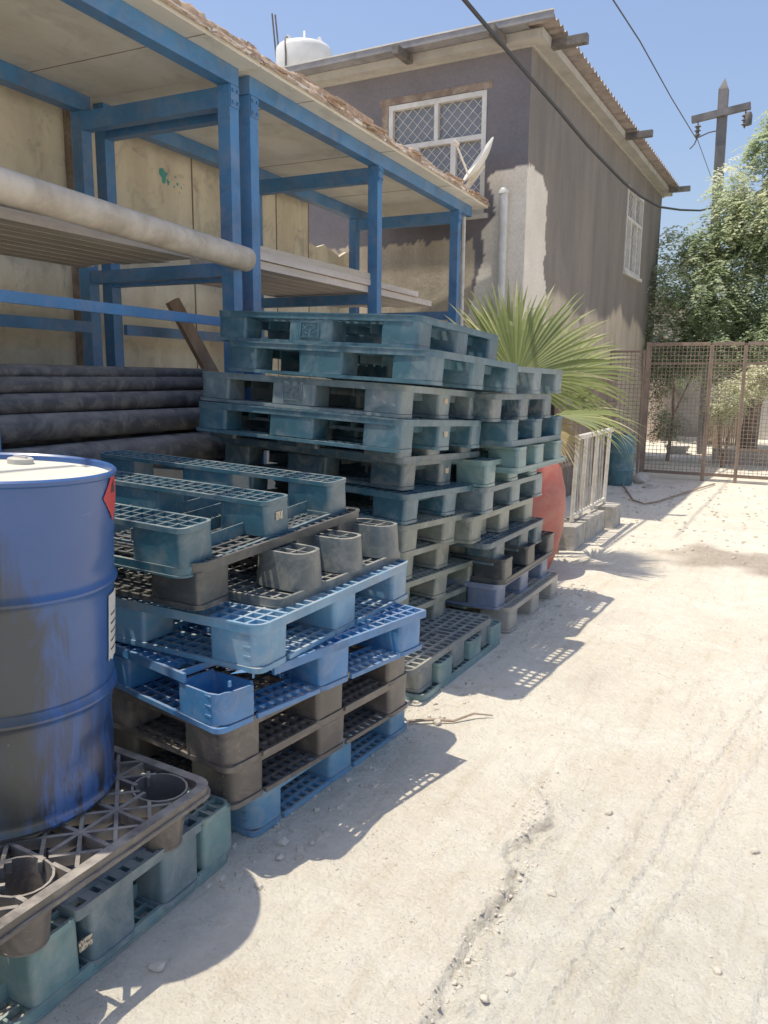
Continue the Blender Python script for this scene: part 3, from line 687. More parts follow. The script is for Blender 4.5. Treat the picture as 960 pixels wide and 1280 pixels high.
# roof slabs
def slab(label,y0,y1,seed,xf):
    root=empty('rack_roof',label,'roof',(-3.15,3.7,0),RY,'board roofs over the racks')
    rnd=random.Random(seed)
    mb=MB();mb.box(-1.45,xf,y0,y1,3.247,3.30)
    mb.build('ceiling_board',M['roofboard'],root)
    mb=MB()
    for i in range(int((y1-y0)/1.25)+1):
        y=y0+1.25*i+.6
        if y<y1: mb.box(-1.44,xf-.002,y-.004,y+.004,3.2455,3.2472)
    mb.build('board_joint',M['darkboard'],root)
    # crumbling layered edge
    mb=MB();n=int((y1-y0)/.035);vs=[];fs=[];cols=7
    for i in range(n+1):
        y=y0+(y1-y0)*i/n
        hh=.085+.035*noise.noise((y*1.7,seed,0))+.02*noise.noise((y*7,seed,2))+.012*noise.noise((y*25,seed,2))
        for j in range(cols):
            t=j/(cols-1)
            x=xf+.02+.022*noise.noise((y*5,t*3,seed))+.02*noise.noise((y*19,t*6,seed+3))-.05*t
            vs.append((x,y,3.262+(hh)*t))
        vs.append((-1.4,y,3.31+hh*.6))
    c=cols+1
    for i in range(n):
        for j in range(cols): fs.append((i*c+j,(i+1)*c+j,(i+1)*c+j+1,i*c+j+1))
    mb.add(vs,fs);mb.add([(xf+.02,y1,3.262),(xf-.03,y1,3.36),(-1.4,y1,3.36),(-1.4,y1,3.262)],[(0,1,2,3)])
    mb.build('crumbled_edge',M['roofedge'],root,60)
    mb=MB()
    for k in range(int((y1-y0)*5)):
        y=rnd.uniform(y0,y1-.1);l=rnd.uniform(.05,.22);z=rnd.uniform(3.27,3.33);x=xf+rnd.uniform(-.01,.03)
        mb.bar((x,y,z),(x+rnd.uniform(-.01,.02),y+l,z+rnd.uniform(-.012,.012)),.03,rnd.uniform(.006,.022))
    mb.build('splintered_board',M['roofedge'],root)
    return root
slab('beige board roof with a crumbling brown edge over the near rack bay',-4.6,.25,1,.17)
slab('beige board roof with a crumbling brown edge reaching the house',.256,4.45,2,.17)
# broken pieces lying on the roof
for i,(y,x,l,w,h,lab) in enumerate(((.75,.04,.42,.14,.05,'broken brick slab lying on the rack roof edge near the double post'),(1.25,.06,.35,.12,.055,'cracked brown block piece on the roof edge, middle one'),(1.62,.05,.22,.12,.06,'last block piece on the rack roof edge towards the house'))):
    mb=MB();n=6
    P=[(x+w/2+.01*noise.noise((k*2.,i,0)),y+l*k/n) for k in range(n+1)]+[(x-w,y+l*(n-k)/n) for k in range(n+1)]
    mb.prism(P,3.345,3.345+h,1.02,topz=[3.345+h+.012*noise.noise((px*9,py*9,i)) for px,py in P]);o=mb.build('broken_slab',M['roofedge']);o.location=(-3.15,3.7,0);o.rotation_euler=(0,0,RY);tag(o,lab,'rubble','broken slab pieces on the roof')
# rear wall made of boards
wr=empty('board_wall','tall beige board wall behind the blue racks','wall',(-3.15,3.7,0),RY)
ys=[-4.6,-3.4,-2.2,-1.0,.30,1.60,2.85,3.45,4.45]
for i,(a,b) in enumerate(zip(ys,ys[1:])):
    mb=MB()
    if a>=3.4:
        zs=[2.86,2.83,2.88,2.84,2.80,2.87,2.9];P=[(a+.004+(b-a-.008)*k/6,zs[k]) for k in range(7)]
        vs=[];
        for x in (-1.46,-1.43):
            vs+=[(x,a+.004,0),(x,b-.004,0)]+[(x,p[0],p[1]) for p in P[::-1]]
        n=9;mb.add(vs,[tuple(range(n)),tuple(range(2*n-1,n-1,-1))]+[(k,n+k,n+(k+1)%n,(k+1)%n) for k in range(n)])
    else: mb.box(-1.46,-1.43,a+.004,b-.004,0,3.24)
    mb.build('panel',M['wallboard'],wr)
    if i>0: MB().box(-1.428,-1.405 if i==4 else -1.424,a-(.022 if i==4 else .006),a+(.022 if i==4 else .006),0,3.235).build('batten',M['darkboard'],wr)
mt=plain('teal_paint_splash',(.06,.33,.30),.6)
mb=MB();
for (y,z,s) in ((1.26,3.03,.05),(1.31,2.99,.02),(1.38,2.97,.010),(1.42,3.0,.012),(1.40,3.05,.008),(1.47,2.98,.007),(1.35,3.02,.006),(1.44,2.94,.006),(1.50,3.01,.005)):
    P=[(y+s*(1+.4*math.sin(k*2.1+y*9))*math.cos(k*.628),z+s*(1+.4*math.cos(k*1.7))*math.sin(k*.628)) for k in range(10)]
    mb.add([(-1.4285,p[0],p[1]) for p in P],[tuple(range(10))])
mb.build('paint_splash',mt,wr)
# planks on the upper shelf
def rot_place(o): o.location=(-3.15,3.7,0);o.rotation_euler=(0,0,RY)
rnd=random.Random(5);k=0
names=['','second','third','fourth','fifth','sixth','seventh','eighth']
for i in range(7):
    x=-.10-i*.135;l0=.47+rnd.uniform(0,.05);l1=3.35+rnd.uniform(-.12,.15)
    mb=MB().bar((x,l0,2.195),(x,l1,2.195),.125,.05);o=mb.build('plank',M['paleplank']);rot_place(o)
    tag(o,('pale plank at the front edge of the far upper shelf' if i==0 else '%s plank from the front in the bottom layer of the far upper shelf'%names[i]),'plank','planks on the far upper shelf')
for i,(x,z,l0,l1,rz,lab) in enumerate(((-.08,2.247,.47,3.05,.0,'weathered plank on the second layer at the front of the far upper shelf'),(-.22,2.247,.5,2.9,.01,'inner plank on the second layer of the far upper shelf'),(-.38,2.247,.6,3.5,-.01,'longest second layer plank poking towards the house'),(-.13,2.297,.5,2.2,.03,'topmost short plank lying skewed on the far upper shelf'),(-.60,2.247,.6,3.0,.0,'rear plank of the second layer on the far upper shelf'))):
    mb=MB().bar((x,l0,z),(x+rz*(l1-l0),l1,z),.13,.046);o=mb.build('plank',M['plank' if i%2 else 'paleplank']);rot_place(o);tag(o,lab,'plank','planks on the far upper shelf')
for i in range(8):
    x=-.17-i*.118
    mb=MB().bar((x,-3.6,2.188),(x,.02-rnd.uniform(0,.1),2.188),.104,.05);o=mb.build('plank',M['plank']);rot_place(o)
    tag(o,('brown plank at the front of the near upper shelf under the long tube' if i==0 else '%s brown plank from the front on the near upper shelf'%names[i]),'plank','planks on the near upper shelf')
# long tubes on the upper shelf
def tube(label,p,q,r,mat,cat='pipe',group=None,t=.006,seg=28):
    p=Vector(p);q=Vector(q);L_=(q-p).length;n=max(2,int(L_/.5))
    mb=MB().pipe(p,q,r,t,seg);o=mb.build('pipe',mat,None,50);rot_place(o);tag(o,label,cat,group);return o
tube('long dusty cream tube lying along the front of the near upper shelf',(.075,-3.6,2.335),(.10,.17,2.175),.070,M['tube'],t=.02,group='tubes on the near upper shelf')
tube('grey dusty pipe lying behind the long cream tube',(-.20,-3.6,2.275),(-.20,-.15,2.262),.055,M['tube'],group='tubes on the near upper shelf')
tube('short dark pipe with an open end on the near upper shelf',(-.42,-1.2,2.26),(-.34,.10,2.27),.05,M['darkboard'],group='tubes on the near upper shelf')
# black pipes on the low shelf
bp=[(.0,1.085,-4,.30,.088,'thick black pipe at the front of the low shelf, lowest in view'),(-.19,1.045,-4,.5,.072,'second black pipe from the front on the low shelf'),(-.35,1.045,-4,.2,.072,'third black pipe from the front on the low shelf'),(-.51,1.045,-4,.4,.072,'fourth black pipe from the front on the low shelf'),(-.68,1.045,-4,.4,.072,'fifth black pipe from the front on the low shelf'),(-.85,1.045,-4,.4,.072,'rearmost black pipe of the bottom row'),
(-.03,1.245,-4,.32,.062,'dusty pipe in the second row nearest the lane'),(-.20,1.19,-4,.4,.055,'dusty black pipe in the middle of the second row'),(-.36,1.18,-4,.1,.055,'black pipe at the rear of the second row'),(-.52,1.18,-4,.4,.055,'black pipe by the wall in the second row'),
(-.08,1.36,-4,.25,.048,'slim dusty pipe on the third row nearest the lane'),(-.22,1.31,-4,.4,.05,'slim black pipe in the middle of the third row'),(-.40,1.30,-4,.35,.055,'black pipe behind the third row close to the wall'),(-.16,1.445,-4,.35,.042,'thin black pipe lying near the top of the bundle'),(-.30,1.42,-4,.38,.045,'thin pipe behind the top of the bundle'),(-.24,1.50,-4,.15,.036,'thinnest black pipe on the very top of the bundle')]
rnd=random.Random(9)
for x,z,a,b,r,l in bp: tube(l,(x+rnd.uniform(-.05,.05),a,z+rnd.uniform(-.01,.035)*(z>1.2)),(x+rnd.uniform(-.02,.02),b,z),r,M['blackpipe'],group='black pipes on the low shelf')
for i,(x,z,r) in enumerate(((-.1,.11,.1),(-.32,.11,.1),(-.54,.11,.1),(-.2,.29,.095),(-.43,.29,.095),(-.3,.46,.09))):
    tube('black pipe on the ground under the racks, %s'%('front of the bottom row','middle of the bottom row','rear of the bottom row','front of the second row','rear of the second row','topmost of the heap')[i],(x,-4,z),(x,3.6,z),r,M['blackpipe'],group='black pipes under the racks')
tube('grey pipe leaning diagonally behind the drum',(.35,-2.1,.95),(-.05,-2.9,1.35),.05,M['darkboard'],group=None)
# leaning timber
mb=MB().bar((-.95,.55,1.0),(-.90,.98,1.0),.01,.01);mb=MB()
p=rackpt(-.95,.74,2.02);q=rackpt(-.70,1.15,1.15)
mb.bar(p,q,.085,.085);o=mb.build('timber',M['wood']);tag(o,'square brown timber leaning inside the rack behind the tall stack','timber')
# ------------------------------------------------------------------ house
def wall_grid(mb_name,o,du,dv,nu,nv,fn,mat,parent,holes=()):
    V=[];A=[]
    for j in range(nv+1):
        for i in range(nu+1):
            p=Vector(o)+Vector(du)*(i/nu)+Vector(dv)*(j/nv);V.append(p);A.append(fn(p))
    F=[]
    for j in range(nv):
        for i in range(nu):
            c=Vector(o)+Vector(du)*((i+.5)/nu)+Vector(dv)*((j+.5)/nv)
            if any(h(c) for h in holes): continue
            F.append((j*(nu+1)+i,j*(nu+1)+i+1,(j+1)*(nu+1)+i+1,(j+1)*(nu+1)+i))
    me=bpy.data.meshes.new(mb_name);me.from_pydata(V,[],F);me.update()
    ca=me.color_attributes.new('zone','FLOAT_COLOR','POINT');ca.data.foreach_set('color',[q for a in A for q in (a[0],a[1],a[2],1)])
    me.materials.append(mat);ob=bpy.data.objects.new(mb_name,me);COL.objects.link(ob);ob.parent=parent;return ob
def facade_mat():
    m,nt,N,L,b=nm('house_render');v=coords(N,L,rnd=False,world=True);vs=coords(N,L,(1.6,1.6,.35),rnd=False,world=True)
    at=N.new('ShaderNodeAttribute');at.attribute_name='zone';sp=N.new('ShaderNodeSeparateColor');L.new(at.outputs['Color'],sp.inputs[0])
    dark=mix(N,L,ramp(N,L,tex(N,L,v,1.3,6,.6),.38,.65),(.165,.152,.165),(.13,.12,.128))
    brn=mix(N,L,ramp(N,L,tex(N,L,vs,1.5,9,.72,.7),.34,.68),(.225,.195,.165),(.145,.13,.115))
    c=mix(N,L,sp.outputs[1],dark,brn)
    patch=mix(N,L,ramp(N,L,tex(N,L,v,2.2,7,.65),.35,.65),(.84,.76,.63),(.72,.64,.52))
    c=mix(N,L,sp.outputs[0],c,patch)
    tan=mix(N,L,ramp(N,L,tex(N,L,vs,3,6),.35,.65),(.56,.47,.35),(.42,.35,.25))
    c=mix(N,L,sp.outputs[2],c,tan)
    fs=ramp(N,L,tex(N,L,v,40,6,.7),.4,.7);c=mix(N,L,fs,c,mix(N,L,.5,(1,1,1),(.6,.6,.6)),'MULTIPLY')
    L.new(c,b.inputs['Base Color']);b.inputs['Roughness'].default_value=.92;b.inputs['Specular IOR Level'].default_value=.2
    p=bump(N,L,tex(N,L,v,9,7,.7),b,.5,.02);bump(N,L,tex(N,L,v,60,4,.6),b,.3,.005,p);return m
FM=facade_mat()
house=empty('two_storey_house','two-storey grey rendered house with a light plaster patch at its corner','house',(-2.85,8.26,0))
HX,HY,HZ=-2.85,8.26,4.78
frontpoly=[(-3.65,0),(-3.55,1.2),(-3.50,2.12),(-3.42,2.33),(-3.40,2.54),(-3.30,2.78),(-3.34,3.03),(-3.22,3.16),(-3.24,3.43),(-3.29,3.58),(-3.12,3.64),(-2.7,3.66),(-2.7,0)]
sidepoly=[(8.0,3.66),(8.37,3.67),(8.78,3.66),(8.93,3.5),(8.95,3.2),(8.94,2.76),(9.12,2.16),(9.15,1.7),(8.0,1.6)]
def inside(P,x,y):
    c=False;n=len(P)
    for i in range(n):
        (x0,y0),(x1,y1)=P[i],P[(i+1)%n]
        if (y0>y)!=(y1>y) and x<(x1-x0)*(y-y0)/(y1-y0)+x0: c=not c
    return c
def zf(p):
    n=.03*noise.noise((p.x*7,3,p.z*7))+.02*noise.noise((p.x*22,3,p.z*22))
    a=inside(frontpoly,p.x+n,p.z+n)
    tan=(p.z+2*n<2.97 and p.x<-3.42+n) and not a
    return (1. if a else 0,0,1. if tan else 0)
def zs(p):
    n=.05*noise.noise((p.y*5,3,p.z*5))+.03*noise.noise((p.y*18,3,p.z*18))
    a=inside(sidepoly,p.y+n,p.z+n)
    lo=2.45+.35*noise.noise((p.y*.9,0,1))+.15*noise.noise((p.y*4,0,2))
    t=max(0,min(1,(lo-p.z)/.12)) if not a else 0
    return (1. if a else 0,1,t)
fl=Vector((-9.5,HY,0))
w1=lambda c: -4.48<c.x<-3.32 and 3.22<c.z<4.45
w2=lambda c: 12.95<c.y<14.15 and 3.15<c.z<4.42
def lhouse(ob): ob.matrix_parent_inverse=house.matrix_basis.inverted() if False else Matrix.Translation((2.85,-8.26,0));return ob
lhouse(wall_grid('wall',(-9.65,HY,0),(6.8,0,0),(0,0,HZ),272,190,zf,FM,house,[w1]))
lhouse(wall_grid('wall',(HX,HY,0),(0,7.5,0),(0,0,HZ),250,160,zs,FM,house,[w2]))
def part(mb,name,m,par=house,smooth=0):
    o=mb.build(name,m,par,smooth)
    if par is house: o.matrix_parent_inverse=Matrix.Translation((2.85,-8.26,0))
    return o
part(MB().box(-9.65,HX,15.74,15.78,0,HZ),'wall',FM);part(MB().box(-9.65,-9.61,HY,15.7,0,HZ),'wall',FM)
# eaves: fascia band, roof slab, corrugated sheet
mb=MB();mb.box(-9.8,HX+.16,HY-.16,HY-.02,HZ+.02,HZ+.10);mb.box(HX+.02,HX+.16,HY-.02,15.9,HZ+.02,HZ+.10);part(mb,'fascia',M['fascia'])
part(MB().box(-9.8,HX+.02,HY-.02,15.9,HZ+.001,HZ+.09),'ceiling_slab',M['fascia'])
mb=MB();n=150;vs=[]
for i in range(n*4+1):
    y=HY-.30+(8.1)*i/(n*4);z=HZ+.135+.022*math.sin(2*math.pi*i/4*.25*4/4*1.0*math.pi/3.14) if False else HZ+.14+.02*math.sin(y*2*math.pi/.15)
    vs+=[(HX+.30,y,z),(-9.8,y,z+.02)]
mb.add(vs,[(2*i,2*i+2,2*i+3,2*i+1) for i in range(n*4)]);part(mb,'corrugated_roof',M['roofmetal'],smooth=60)
mb=MB();mb.box(-9.8,HX+.31,HY-.33,HY-.30,HZ+.10,HZ+.162);mb.box(-9.8,HX+.02,HY-.30,HY-.02,HZ+.105,HZ+.125);part(mb,'roof_trim',M['fasciadark']);part(MB().box(-9.8,HX+.315,HY-.336,HY-.302,HZ+.163,HZ+.176),'roof_edge_strip',M['whitepaint'])
for y in (HY+.16,11.9,15.5): part(MB().box(HX-.1,HX+.52,y-.035,y+.035,HZ+.005-.05,HZ+.075-.05) if 0 else MB().box(HX+.161,HX+.52,y-.04,y+.04,HZ+.0,HZ+.085),'rafter',M['iron'])
for x in (HX-.25,-4.15,-5.7): part(MB().box(x-.035,x+.035,HY-.50,HY-.161,HZ+.0,HZ+.08),'rafter',M['iron'])
# front window
def window(axis,c0,c1,z0,z1,fixed,nm_='window'):
    d=1
    def B(a0,a1,b0,b1,f0,f1,mb):
        if axis=='x': mb.box(a0,a1,fixed+f0,fixed+f1,b0,b1)
        else: mb.box(fixed-f1,fixed-f0,a0,a1,b0,b1)
    mb=MB();t=.05
    B(c0,c1,z0,z0+t,-.012,.05,mb);B(c0,c1,z1-t,z1,-.012,.05,mb);B(c0,c0+t,z0+t,z1-t,-.011,.05,mb);B(c1-t,c1,z0+t,z1-t,-.011,.05,mb)
    zm=z0+(z1-z0)*.635
    B(c0+t,c1-t,zm-.025,zm+.025,-.010,.05,mb)
    cm=(c0+c1)/2
    B(cm-.022,cm+.022,zm+.025,z1-t,-.009,.05,mb)
    for f in (.30,.68):
        x=c0+(c1-c0)*f;B(x-.03,x+.03,z0+t,zm-.025,-.009,.05,mb)
    wd=part(mb,nm_,M['whitepaint'])
    def sub(mb,n,m):
        o=mb.build(n,m,wd);return o
    mb=MB();B(c0+.02,c1-.02,z0+.02,z1-.02,.045,.049,mb);sub(mb,'pane',M['glass'])
    # diamond grille
    mb=MB();s=.085
    def ln(a0,b0,a1,b1):
        # clip to frame
        if axis=='x': mb.bar((a0,fixed+.02,b0),(a1,fixed+.02,b1),.0035,.0035)
        else: mb.bar((fixed-.02,a0,b0),(fixed-.02,a1,b1),.0035,.0035)
    A0,A1,B0,B1=c0+t,c1-t,z0+t,z1-t
    k=-(B1-B0)
    while k<(A1-A0):
        a=max(0,k);b=min(A1-A0,k+(B1-B0))
        ln(A0+a,B0+a-k,A0+b,B0+b-k);ln(A1-a,B0+a-k,A1-b,B0+b-k);k+=s*1.4
    sub(mb,'grille',M['bar'])
    mb=MB();B(c0-.05,c1+.05,z0-.05,z0-.002,-.045,.03,mb);sub(mb,'sill',M['whitepaint'])
    return wd
window('x',-4.48,-3.32,3.22,4.45,HY);window('y',12.95,14.15,3.15,4.42,HX)
mb=MB();mb.box(-4.60,-3.26,HY-.006,HY-.001,4.46,4.53);mb.box(-4.57,-4.49,HY-.0055,HY-.001,3.2,4.458);part(mb,'window_surround',M['darkboard'])
# vent pipe
mb=MB().tube([(-3.07,HY-.075,1.6),(-3.07,HY-.075,3.38)],.045,20);mb.tube([(-3.07,HY-.075,3.381),(-3.07,HY-.075,3.41),(-3.07,HY-.075,3.44),(-3.07,HY-.075,3.452)],.05,20,rs=[.056,.056,.04,.012])
o=mb.build('vent_pipe',M['whitepaint'],None,50);tag(o,'white plastic vent pipe standing against the light plaster patch','pipe')
# satellite dish
sd=empty('satellite_dish','pale satellite dish seen edge-on beside the house window','satellite dish',(-3.42,7.96,0))
MB().tube([(0,0,0),(0,0,3.42)],.022,10).build('mast',M['whitepaint'],sd,50)
mb=MB();nrm=Vector((.80,-.12,-.42)).normalized();nrm=Vector((.78,.2,-.60)).normalized()*1;a=nrm.orthogonal().normalized();b=nrm.cross(a);vs=[];fs=[]
cc=Vector((.17,-.02,3.66));nrm=Vector((-.68,-.50,.55)).normalized();a=nrm.orthogonal().normalized();b=nrm.cross(a)
for sgn in (0,.008):
    for i in range(7):
        r=.27*i/6
        for k in range(24):
            t=2*math.pi*k/24;vs.append(cc+a*(r*math.cos(t)*.9+1e-4*math.cos(t))+b*(r*math.sin(t)+1e-4*math.sin(t))+nrm*(r*r*.9-.03-sgn))
for s_ in (0,168):
    for i in range(6):
        for k in range(24): fs.append((s_+i*24+k,s_+i*24+(k+1)%24,s_+(i+1)*24+(k+1)%24,s_+(i+1)*24+k))
for k in range(24): fs.append((144+k,144+(k+1)%24,312+(k+1)%24,312+k))
mb.add(vs,fs);mb.build('reflector',M['tankwhite'],sd,50)
mb=MB();mb.bar(cc-b*.22,cc+nrm*.30,.015,.015);mb.build('feed_arm',M['bar'],sd);MB().tube([cc+nrm*.27,cc+nrm*.34],.025,10).build('receiver',M['bar'],sd,50)
MB().bar((0,0,3.40),tuple(cc-nrm*.04),.04,.05).build('bracket',M['bar'],sd)
# water tank on roof
wt=empty('water_tank','white ribbed plastic water tank on the flat roof behind the rack','water tank',(-7.48,11.0,4.95))
pr=[(.40,0)];z=0
for k in range(7): z=.06+.16*k;pr+=[(.435,z),(.435,z+.09),(.42,z+.105),(.42,z+.145)]
pr+=[(.435,1.2),(.435,1.46),(.43,1.50),(.40,1.54),(.30,1.575),(.20,1.585)]
pr+=[(.20,1.61),(.001,1.63)];MB().lathe(pr,48).build('tank_body',M['tankwhite'],wt,40)
for k in range(5):
    t=k*1.257+.3;MB().bar((.30*math.cos(t),.30*math.sin(t),1.55),(.24*math.cos(t),.24*math.sin(t),1.68),.03,.05).build('lifting_lug',M['tankwhite'],wt)
MB().tube([(-.03,-.44,.2),(-.03,-.45,1.35),(-.06,-.42,1.56),(-.1,-.3,1.62)],.013,8).build('inlet_pipe',M['iron'],wt,50)
part(MB().box(-9.6,-4.5,8.6,13,HZ+.24,HZ+.27),'roof_platform',M['cement'])
rb=empty('rebar_bundle','three bare reinforcing bars leaning up from the roof beside the water tank','rebar',(-7.9,11,4.95))
for (x0,x1,z1) in ((.05,-.18,2.15),(.12,-.12,2.12),(-.14,-.30,1.50)): MB().tube([(x0,0,0),(x1,0,z1)],.014,6).build('bar',M['iron'],rb)
MB().tube([(-.02,0,1.35),(.12,-.1,1.28),(.25,-.1,1.36),(.36,-.1,1.37)],.008,6).build('wire',M['iron'],rb)
# board fence along the house
bf=empty('board_fence','low brown board fence along the foot of the house wall','fence',(-2.72,9.2,0))
for i in range(20):
    y=.0+i*.155;MB().box(-.012,.012,y,y+.148,0,1.62+.03*math.sin(i*2.7)).build('board',M['darkboard'],bf)
for z in (.4,1.1,1.55): MB().box(.0125,.04,0,3.1,z,z+.05).build('rail',M['rust'],bf)
# ------------------------------------------------------------------ utility pole and wires
up_=empty('utility_pole','weathered utility pole with one crossarm standing behind the tree','utility pole',(-2.08,17,0))
MB().bar((.10,0,0),(0,0,6.85),.17,.17,up=(0,1,0)).build('shaft',M['pole'],up_)
MB().add([(-.085,-.085,6.85),(.085,-.085,6.85),(.085,.085,6.85),(-.085,.085,6.85),(.01,0,7.06)],[(0,1,4),(1,2,4),(2,3,4),(3,0,4)]).build('cap',M['pole'],up_)
MB().bar((-.52,-.11,6.36),(.50,-.11,6.47),.10,.12).build('crossarm',M['pole'],up_)
def insul(x,z):
    mb=MB();pr=[(.012,0),(.012,-.06)]
    for k in range(3): pr+=[(.03,-.07-.075*k),(.065,-.095-.075*k),(.03,-.115-.075*k)]
    pr+=[(.015,-.30),(.001,-.32)]
    mb.lathe([(r,z+q) for r,q in pr],14,c=(x,-.11));mb.build('insulator',M['iron'],up_,40)
insul(-.40,6.32);insul(.42,6.40)
MB().tube([(-.40,-.11,6.02),(-.44,-.11,5.92),(-.52,-.11,5.84)],.014,6).build('bracket',M['iron'],up_)
MB().tube([(-.38,-.11,6.03),(-.2,-.09,6.10),(-.04,-.07,6.12)],.012,6).build('bracket',M['iron'],up_)
MB().lathe([(.001,6.12),(.07,6.14),(.075,6.30),(.05,6.36),(.001,6.37)],12,c=(.47,-.11)).build('fuse',M['iron'],up_,40)
cp=[(-2.62,-2.0,5.0),(-2.65,2.0,4.6),(-2.63,4.0,4.42),(-2.59,5.86,4.28),(-2.55,6.88,4.19),(-2.49,8.13,4.08),(-2.45,9.07,3.99),(-2.39,10.59,3.92),(-2.35,11.41,3.91),(-2.3,12.59,3.98),(-2.23,13.98,4.18),(-2.15,15.6,4.45),(-2.08,16.9,4.73)]
o=MB().tube(cp,.017,8).build('power_cable',M['cable'],None,60);tag(o,'thick black cable sagging past the house to the pole','cable')
o=MB().tube([(-2.40,7,5.45),(-2.46,9.8,5.74),(-2.49,11.5,5.88),(-2.53,14.24,5.98),(-2.50,16.89,6.02)],.009,6).build('wire',M['cable'],None,60);tag(o,'thin wire running up to the insulator of the pole crossarm','wire')
o=MB().tube([(-2.48,16.89,6.02),(-2.5,20,5.8),(-2.6,24,5.6)],.008,6).build('wire',M['cable'],None,60);tag(o,'short thin wire leading from the pole insulator into the tree','wire')
# ------------------------------------------------------------------ gate
gt=empty('mesh_gate','rusty steel frame gate with square wire mesh across the lane','gate',(-2.30,12.5,0))
for x,w_,z1 in ((0,.07,2.03),(.88,.05,1.98),(1.33,.045,1.98),(2.3,.05,2.0),(3.6,.07,2.0)):
    MB().box(x-w_/2,x+w_/2,-.03,.03,.0,z1).build('post',M['rust'],gt)
for z,t in ((2.0,.05),(1.72,.035),(.10,.045)):
    for a,b in ((.036,.854),(.906,1.306),(1.354,2.274),(2.326,3.564)): MB().box(a,b,-.02,.02,z-t/2,z+t/2).build('rail',M['rust'],gt)
MB().box(1.354,2.27,-.02,.02,.48,.51).build('rail',M['rust'],gt)
def meshpanel(x0,x1,z0,z1,par,st=.055,w=.007):
    mb=MB();n=int((x1-x0)/st);m=int((z1-z0)/st)
    for i in range(n+1): 
        x=x0+(x1-x0)*i/n;mb.box(x-w/2,x+w/2,-.0365,-.032,z0,z1)
    for j in range(m+1):
        z=z0+(z1-z0)*j/m;mb.box(x0,x1,-.0315,-.027,z-w/2,z+w/2)
    return mb.build('wire_mesh',M['rust'],par)
for a,b in ((.04,.88),(.885,1.33),(1.335,2.3),(2.305,3.6)): meshpanel(a,b,.1,2.0,gt)
sf=empty('side_fence','narrow rusty mesh panel closing the gap between gate post and house','fence',(-2.84,12.42,0))
meshpanel(0,.49,.1,1.9,sf,.06,.008)
for x in (.0,.49): MB().box(x-.015,x+.015,-.025,.005,0,1.92).build('post',M['rust'],sf)
MB().box(.016,.474,-.02,.0,1.88,1.91).build('rail',M['rust'],sf)
# teal drum by the fence
td=empty('barrel','small teal barrel standing before the side fence beside the house','barrel',(-2.40,11.4,0))
MB().lathe([(.001,0),(.17,0),(.185,.03),(.19,.2),(.20,.22),(.19,.24),(.19,.45),(.20,.47),(.19,.49),(.185,.68),(.175,.72),(.165,.71),(.001,.70)],28).build('body',M['tealdrum'],td,40)
MB().lathe([(.06,.71),(.06,.735),(.001,.74)],16).build('cap',M['iron'],td,40)
# ------------------------------------------------------------------ railing, blocks, red tank, board
rl=empty('railing_panel','cream steel railing section standing on concrete blocks','railing',(-1.86,6.95,0))
MB().tube([(0.03,-.08,.98),(0.03,1.30,.98)],.024,10).build('top_rail',M['bar'],rl,50)
MB().tube([(0,0,.27),(0,1.24,.27)],.015,8).build('bottom_rail',M['bar'],rl,50)
for y in (0,.30,.72,1.22): MB().tube([(0,y,.22),(.02,y,.965)],.019,8).build('bar',M['bar'],rl,50)
for y in (.14,.22,.42,.50,.60,.86,.96,1.06): MB().box(-.006,.006,y-.013,y+.013,.285,.955).build('slat',M['cement'],rl)
for i,(y,l,h,x,lab) in enumerate(((6.72,.36,.21,-1.86,'nearest concrete block under the railing'),(7.12,.34,.22,-1.86,'second concrete block from the near end of the railing'),(7.50,.36,.20,-1.87,'third concrete block under the railing'),(7.94,.34,.22,-1.80,'farthest concrete block at the railing end'))):
    P=rrect(-.1,.1,0,l,.02,2);mb=MB().prism(P,0,h,1.0,topz=[h+.01*noise.noise((p[0]*9,p[1]*9,i)) for p in P]);o=mb.build('concrete_block',M['cement'],smooth=30);o.location=(x,y,0);tag(o,lab,'concrete block','concrete blocks under the railing')
for i,(x,y,hh,w_,rz,lab) in enumerate(((-1.93,6.52,.98,.17,.25,'rust brown board standing at the near end of the railing'),(-2.12,6.60,.90,.15,-.2,'darker board behind the rust brown board by the railing'))):
    o=MB().box(-w_/2,w_/2,-.02,.02,0,hh).build('board',M['rust' if i==0 else 'darkboard']);o.location=(x,y,0);o.rotation_euler=(0,0,rz);tag(o,lab,'board')
rtk=empty('red_barrel','faded red bulging plastic barrel between the far stack and the railing','barrel',(-2.02,5.82,0))
MB().lathe([(.001,.0),(.27,.0),(.30,.04),(.345,.16),(.385,.34),(.40,.50),(.39,.66),(.35,.82),(.27,.93),(.16,.98),(.001,.985)],48).build('body',M['redtank'],rtk,50)
MB().lathe([(.10,.975),(.10,1.03),(.001,1.035)],20).build('lid',M['redtank'],rtk,40)
# dried twig + hose on the ground
o=MB().tube([(-1.45,2.90,.012),(-1.36,2.95,.02),(-1.28,3.0,.012),(-1.22,3.09,.025),(-1.15,3.14,.012)],.006,6,rs=[.008,.007,.006,.005,.003]).build('twig',M['wood']);tag(o,'dry twig on the sand between the two pallet stacks','twig')
o=MB().tube([(-2.45,11.7,.02),(-2.2,10.9,.02),(-1.9,9.9,.02),(-1.72,9.65,.02),(-1.62,9.9,.02),(-1.55,10.3,.02),(-1.35,11.4,.02),(-1.2,12.1,.02)],.011,8).build('hose',M['wood'],None,60);tag(o,'brown hose curling over the ground in front of the gate','hose')
